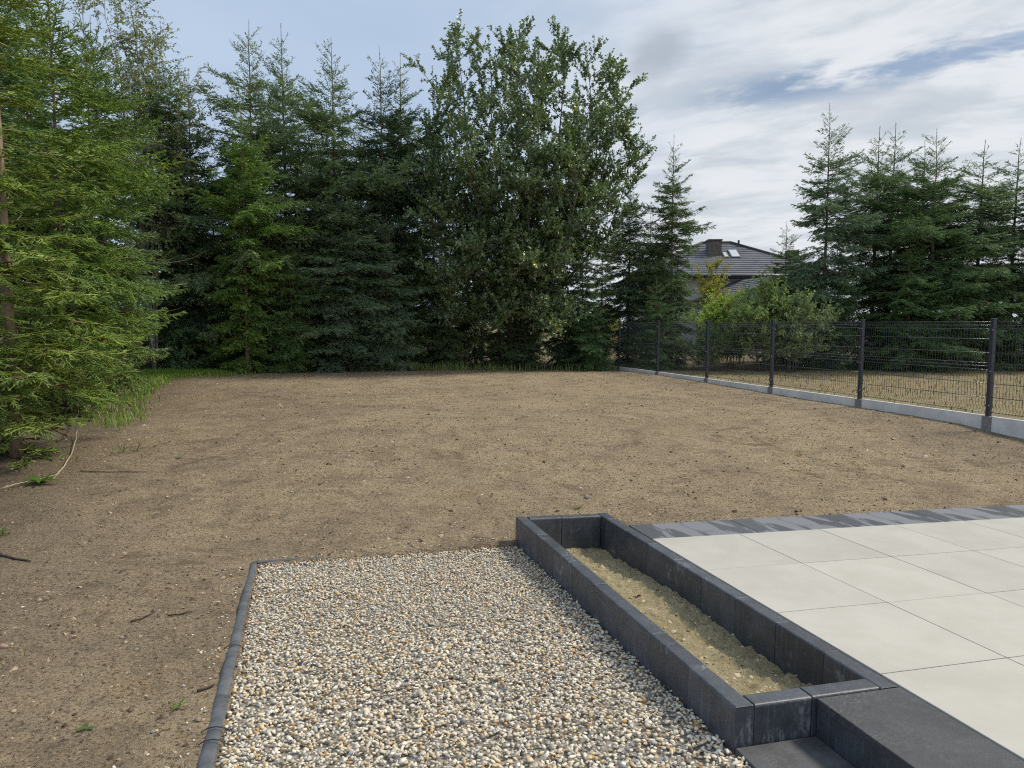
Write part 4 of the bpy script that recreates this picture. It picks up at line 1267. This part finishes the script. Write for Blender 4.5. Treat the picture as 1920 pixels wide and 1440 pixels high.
# ------------------------------------------------------------------ leafy trees and shrubs
def leafy_meshes(name, seed, stems, nbr, ntw, leaf_l, leaf_w, space, blen=(.8, 2.0), tlen=(.3, .8), up=.5, droop=0.0, yellow=.01, bstart=.22, spread=.9, r0=.07, red=0.0):
    """stems: list of polylines (each a list of points). branches grow from the stems, twigs from the branches, leaves along the twigs"""
    rng = np.random.default_rng(seed)
    tm = MB(); twigs0 = []; twigs1 = []; tw_t = []
    for sp in stems:
        sp = np.array(sp, float); seg = np.linalg.norm(np.diff(sp, axis=0), axis=1); cum = np.concatenate([[0], np.cumsum(seg)]); LN = cum[-1]
        def on(t):
            s = t * LN; return np.array([np.interp(s, cum, sp[:, k]) for k in range(3)])
        pts = [on(t) for t in np.linspace(0, 1, 12)]
        for i in range(1, 12): pts[i] = pts[i] + rng.normal(0, .035, 3) * LN * .12
        tm.tube([Vector(p) for p in pts], [max(.006, r0 * (1 - t) ** .8 * LN / 10) for t in np.linspace(0, 1, 12)], 6)
        P12 = np.array(pts)
        def ons(t): return np.array([np.interp(t * 11, np.arange(12), P12[:, k]) for k in range(3)])
        for b in range(nbr):
            t = bstart + (1 - bstart) * ((b + rng.random()) / nbr) ** .78; p = ons(min(t, 1)); ax = ons(min(1, t + .05)) - ons(max(0, t - .05)); ax /= max(1e-6, np.linalg.norm(ax))
            a = rng.uniform(0, 6.283); h = np.array([math.cos(a), math.sin(a), 0])
            d = h * spread + ax * .45 + UP * (up * (.3 + .7 * t) + rng.normal(0, .18)) - UP * droop * (1 - t)
            d /= np.linalg.norm(d); L = rng.uniform(*blen) * (1.05 - .38 * t)
            q = [p]; dd = d.copy()
            for k in range(5):
                dd = dd + UP * (.10 * up - .16 * droop) + rng.normal(0, .11, 3); dd /= np.linalg.norm(dd); q.append(q[-1] + dd * L / 5)
            rb = max(.004, .012 * L)
            tm.tube([Vector(v) for v in q], [rb, rb * .8, rb * .65, rb * .5, rb * .35, rb * .2], 4, cap=False)
            q = np.array(q); tone = rng.normal(.5, .16)
            for k in range(ntw):
                s = rng.uniform(.15, 1) * 5; i = min(int(s), 4); o = q[i] + (q[i + 1] - q[i]) * (s - i); dq = (q[i + 1] - q[i]); dq /= np.linalg.norm(dq)
                dv = dq * .7 + rng.normal(0, .55, 3) + UP * (up * .75 - droop * 1.3); dv /= np.linalg.norm(dv); ll = rng.uniform(*tlen)
                twigs0.append(o); twigs1.append(o + dv * ll); tw_t.append(tone)
            twigs0.append(q[-2]); twigs1.append(q[-1] + (q[-1] - q[-2]) * .8); tw_t.append(tone)
        e = ons(1.0); e2 = ons(.93); twigs0.append(e2); twigs1.append(e + (e - e2) * .7); tw_t.append(.5)
    T0 = np.array(twigs0); T1 = np.array(twigs1); TT = np.array(tw_t)
    Vt, Ft = tubes_np(np.stack([T0, T1], 1), np.full(len(T0), .005), np.full(len(T0), .002), 3)
    o = len(tm.v); tm.v += [tuple(v) for v in Vt]; tm.f += [tuple(int(i) + o for i in q) for q in Ft]
    ax = T1 - T0; ln = np.linalg.norm(ax, axis=1); ax = nrm(ax); cn = np.maximum(3, (ln / space)).astype(int); si = np.repeat(np.arange(len(T0)), cn); n = len(si)
    c = T0[si] + ax[si] * (ln[si] * rng.uniform(.08, 1.04, n))[:, None]
    out = nrm(rng.normal(0, 1, (n, 3)) - ax[si] * 0); out = nrm(out - ax[si] * np.sum(out * ax[si], 1, keepdims=True))
    d = nrm(ax[si] * .6 + out + UP * (.1 - .5 * droop)); nn = nrm(rng.normal(0, .55, (n, 3)) + UP * .8); sd = nrm(np.cross(d, nn)); nn = np.cross(sd, d)
    L = (leaf_l * rng.uniform(.65, 1.2, n))[:, None]; Wd = (leaf_w * .5 * rng.uniform(.75, 1.15, n))[:, None]
    m = c + d * L * .48
    V = np.stack([c, m + sd * Wd + nn * Wd * .35, c + d * L - nn * L * .08, m - sd * Wd + nn * Wd * .35], 1).reshape(-1, 3)
    F = (np.arange(n) * 4)[:, None, None] + np.array([[[0, 1, 2], [0, 2, 3]]]); F = F.reshape(-1, 3)
    tint = np.clip(TT[si] + rng.normal(0, .22, n), 0, 1)
    clump = rng.random(len(T0)) < yellow
    tint = np.where(clump[si] | (rng.random(n) < yellow * .3), 2.0, tint)
    if red: tint = np.where((rng.random(len(T0)) < red)[si], 3.0, tint)
    crown = mesh_np(name + '_crown', V, F, tint=np.repeat(tint, 2))
    return tm.mesh(name + '_trunk', smooth=True), crown


def leafy(name, meshes, loc, rz, sc_, color, label, cat, bark, leafmat, group=None):
    root = empty(name, (loc[0], loc[1], tz(loc[0], loc[1]) - .04), rz); root.scale = (sc_, sc_, sc_); tag(root, label, cat, group)
    t = link('trunk', meshes[0], None, root); 
    if not meshes[0].materials: meshes[0].materials.append(MAT[bark])
    c = link('crown', meshes[1], None, root)
    if not meshes[1].materials: meshes[1].materials.append(MAT[leafmat])
    c.color = (*color, 1)
    return root


def big_tree():
    rng = random.Random(8); stems = []
    # (tip x, tip y, tip height); the stems part low down and fan out
    tips = [(-2.8, .3, 9.2), (-1.9, -.5, 10.2), (-1.0, .6, 10.3), (-.1, -.4, 10.1), (.55, .7, 10.2), (1.25, -.2, 10.2), (2.1, .4, 9.8), (2.8, -.3, 9.2), (3.3, .5, 7.4), (-3.0, -.3, 7.6), (-2.6, -.9, 6.7), (-1.6, -1.6, 7.8), (.3, -1.9, 8.6), (1.7, -1.6, 7.6), (2.4, 1.0, 8.3), (-.6, 1.9, 9.0)]
    for (x, y, z) in tips:
        k = rng.uniform(.25, .4); b = (rng.uniform(-.25, .25), rng.uniform(-.2, .2), 0)
        stems.append([b, (b[0] + x * .12, b[1] + y * .12, z * .15), (x * (k + .12), y * (k + .12), z * .36), (x * .86, y * .86, z * .62), (x * 1.04, y * 1.04, z * .85), (x * 1.02, y, z)])
    # low outer limbs that hang towards the lawn
    for (x, y, z) in ((-2.9, -1.6, 4.4), (-2.3, -1.9, 2.6), (-1.2, -2.3, 3.5), (.6, -2.2, 2.9), (1.4, -1.9, 3.9), (-.2, -2.3, 5.2), (2.3, -1.0, 5.0), (-2.2, -1.2, 1.5), (2.6, -.4, 3.6), (-2.9, .2, 5.6), (2.9, .3, 5.8), (1.0, -2.2, 6.0), (-1.0, -1.5, 1.3), (.9, -1.4, 1.2), (-1.6, -2.2, 5.6)):
        stems.append([(0, 0, .4), (x * .25, y * .25, z * .5 + .5), (x * .65, y * .65, z * .9 + .7), (x, y, z)])
    return leafy_meshes('leafy_tree', 8, stems, 28, 10, .090, .059, .018, blen=(.8, 1.85), tlen=(.25, .6), up=.55, spread=1.15, yellow=.004, bstart=.26, r0=.075, red=.002)


leafy('broadleaf_tree', big_tree(), (.35, 23.6), 0, 1.0, (.148, .220, .092), 'broad leafy deciduous tree with many upright stems, widest crown of the far row', 'tree', 'wbark', 'leaf')


def birch():
    rng = random.Random(4); stems = []
    for (x, y, z) in ((-.9, 0, 10.6), (-.2, .4, 9.9), (.5, -.2, 9.2), (1.1, .2, 8.1), (-.6, -.6, 8.4)):
        stems.append([(0, 0, 0), (x * .1, y * .1, z * .3), (x * .45, y * .4, z * .65), (x, y, z)])
    return leafy_meshes('birch', 14, stems, 34, 9, .058, .042, .030, blen=(.6, 1.5), tlen=(.35, .8), up=.15, droop=.45, yellow=.006, bstart=.3, r0=.05)


BI = birch()
leafy('birch_tree', BI, (-10.75, 21.6), .3, 1.06, (.22, .26, .11), 'pale green birch with fine drooping twigs behind the left boundary spruces', 'tree', 'bbark', 'leafm')
leafy('birch_tree', BI, (-6.6, 27.0), 2.2, .84, (.13, .165, .07), 'pale birch crown showing in the gap right of the tallest spruce', 'tree', 'bbark', 'leafm')


def shrub(seed, h, r, n, leaf_l, leaf_w, up=.5, nbr=12, ntw=6, space=.024, yellow=.01):
    rng = random.Random(seed); stems = []
    for k in range(n):
        a = rng.uniform(0, 6.28); q = r * rng.uniform(.15, 1) ; z = h * (1.05 - .45 * q / r) * rng.uniform(.8, 1.1); x, y = math.cos(a) * q, math.sin(a) * q
        stems.append([(x * .15, y * .15, 0), (x * .4, y * .4, z * .45), (x * .8, y * .8, z * .8), (x, y, z)])
    return leafy_meshes('shrub', seed, stems, nbr, ntw, leaf_l, leaf_w, space, blen=(.3, .8), tlen=(.2, .45), up=up, yellow=yellow, bstart=.12, r0=.06)


S1 = shrub(41, 2.1, 1.3, 13, .095, .034, .45); S2 = shrub(42, 1.9, 1.4, 13, .08, .042, .35)
GS = 'shrubs behind the fence'


def sx(px, Y): return (px - 960) / FY * Y / .99


leafy('willow_shrub', S1, (sx(1420, 22.2), 22.0), 0, 1.2, (0.357, 0.460, 0.200), 'pale green willow shrub behind the fence below the house', 'shrub', 'wbark', 'leafm', GS)
leafy('willow_shrub', S2, (sx(1478, 21.2), 21.4), 1.2, 1.1, (0.343, 0.428, 0.244), 'greyish willow shrub beside the broad low spruce skirt', 'shrub', 'wbark', 'leafm', GS)
leafy('willow_shrub', S2, (sx(1362, 23.4), 23.0), 2.9, 1.15, (0.343, 0.460, 0.126), 'yellow green shrub behind the fence right of the open topped spruce', 'shrub', 'wbark', 'leafm', GS)
leafy('willow_shrub', S1, (sx(1385, 25.5), 25.5), 4.0, .86, (0.286, 0.428, 0.126), 'taller green shrub in front of the garage', 'shrub', 'wbark', 'leafm', GS)
leafy('willow_shrub', S2, (sx(1452, 27.0), 27.0), 5.0, .95, (0.300, 0.428, 0.158), 'green shrub hiding the right side of the garage', 'shrub', 'wbark', 'leafm', GS)
leafy('willow_shrub', S1, (sx(1318, 22.0), 22.0), 1.9, .62, (0.215, 0.314, 0.126), 'dark green shrub at the fence below the open topped spruce', 'shrub', 'wbark', 'leafm', GS)
leafy('willow_shrub', S1, (sx(1130, 33.0), 33.0), 3.3, 1.0, (0.460, 0.460, 0.114), 'bright yellow green shrub glimpsed beyond the far end of the fence', 'shrub', 'wbark', 'leafm', GS)
leafy('willow_shrub', S2, (sx(1515, 26.0), 26.0), .7, 1.2, (0.244, 0.343, 0.143), 'green shrub between the house and the slender spruce', 'shrub', 'wbark', 'leafm', GS)
Y1 = shrub(43, 3.6, .9, 9, .075, .05, .6, 12, 5, .032, yellow=.5)
leafy('yellow_tree', Y1, (sx(1346, 29.0), 29.0), .4, 1.15, (0.351, 0.360, 0.070), 'small tree with yellow autumn leaves in front of the chimney', 'tree', 'wbark', 'leafm')
leafy('thuja', shrub(44, 2.3, .35, 14, .06, .036, 1.3, 14, 6, .02, 0), (sx(1447, 24.6), 24.6), 0, .98, (0.070, 0.132, 0.039), 'dark green columnar thuja among the pale shrubs', 'shrub', 'bark', 'leafm')
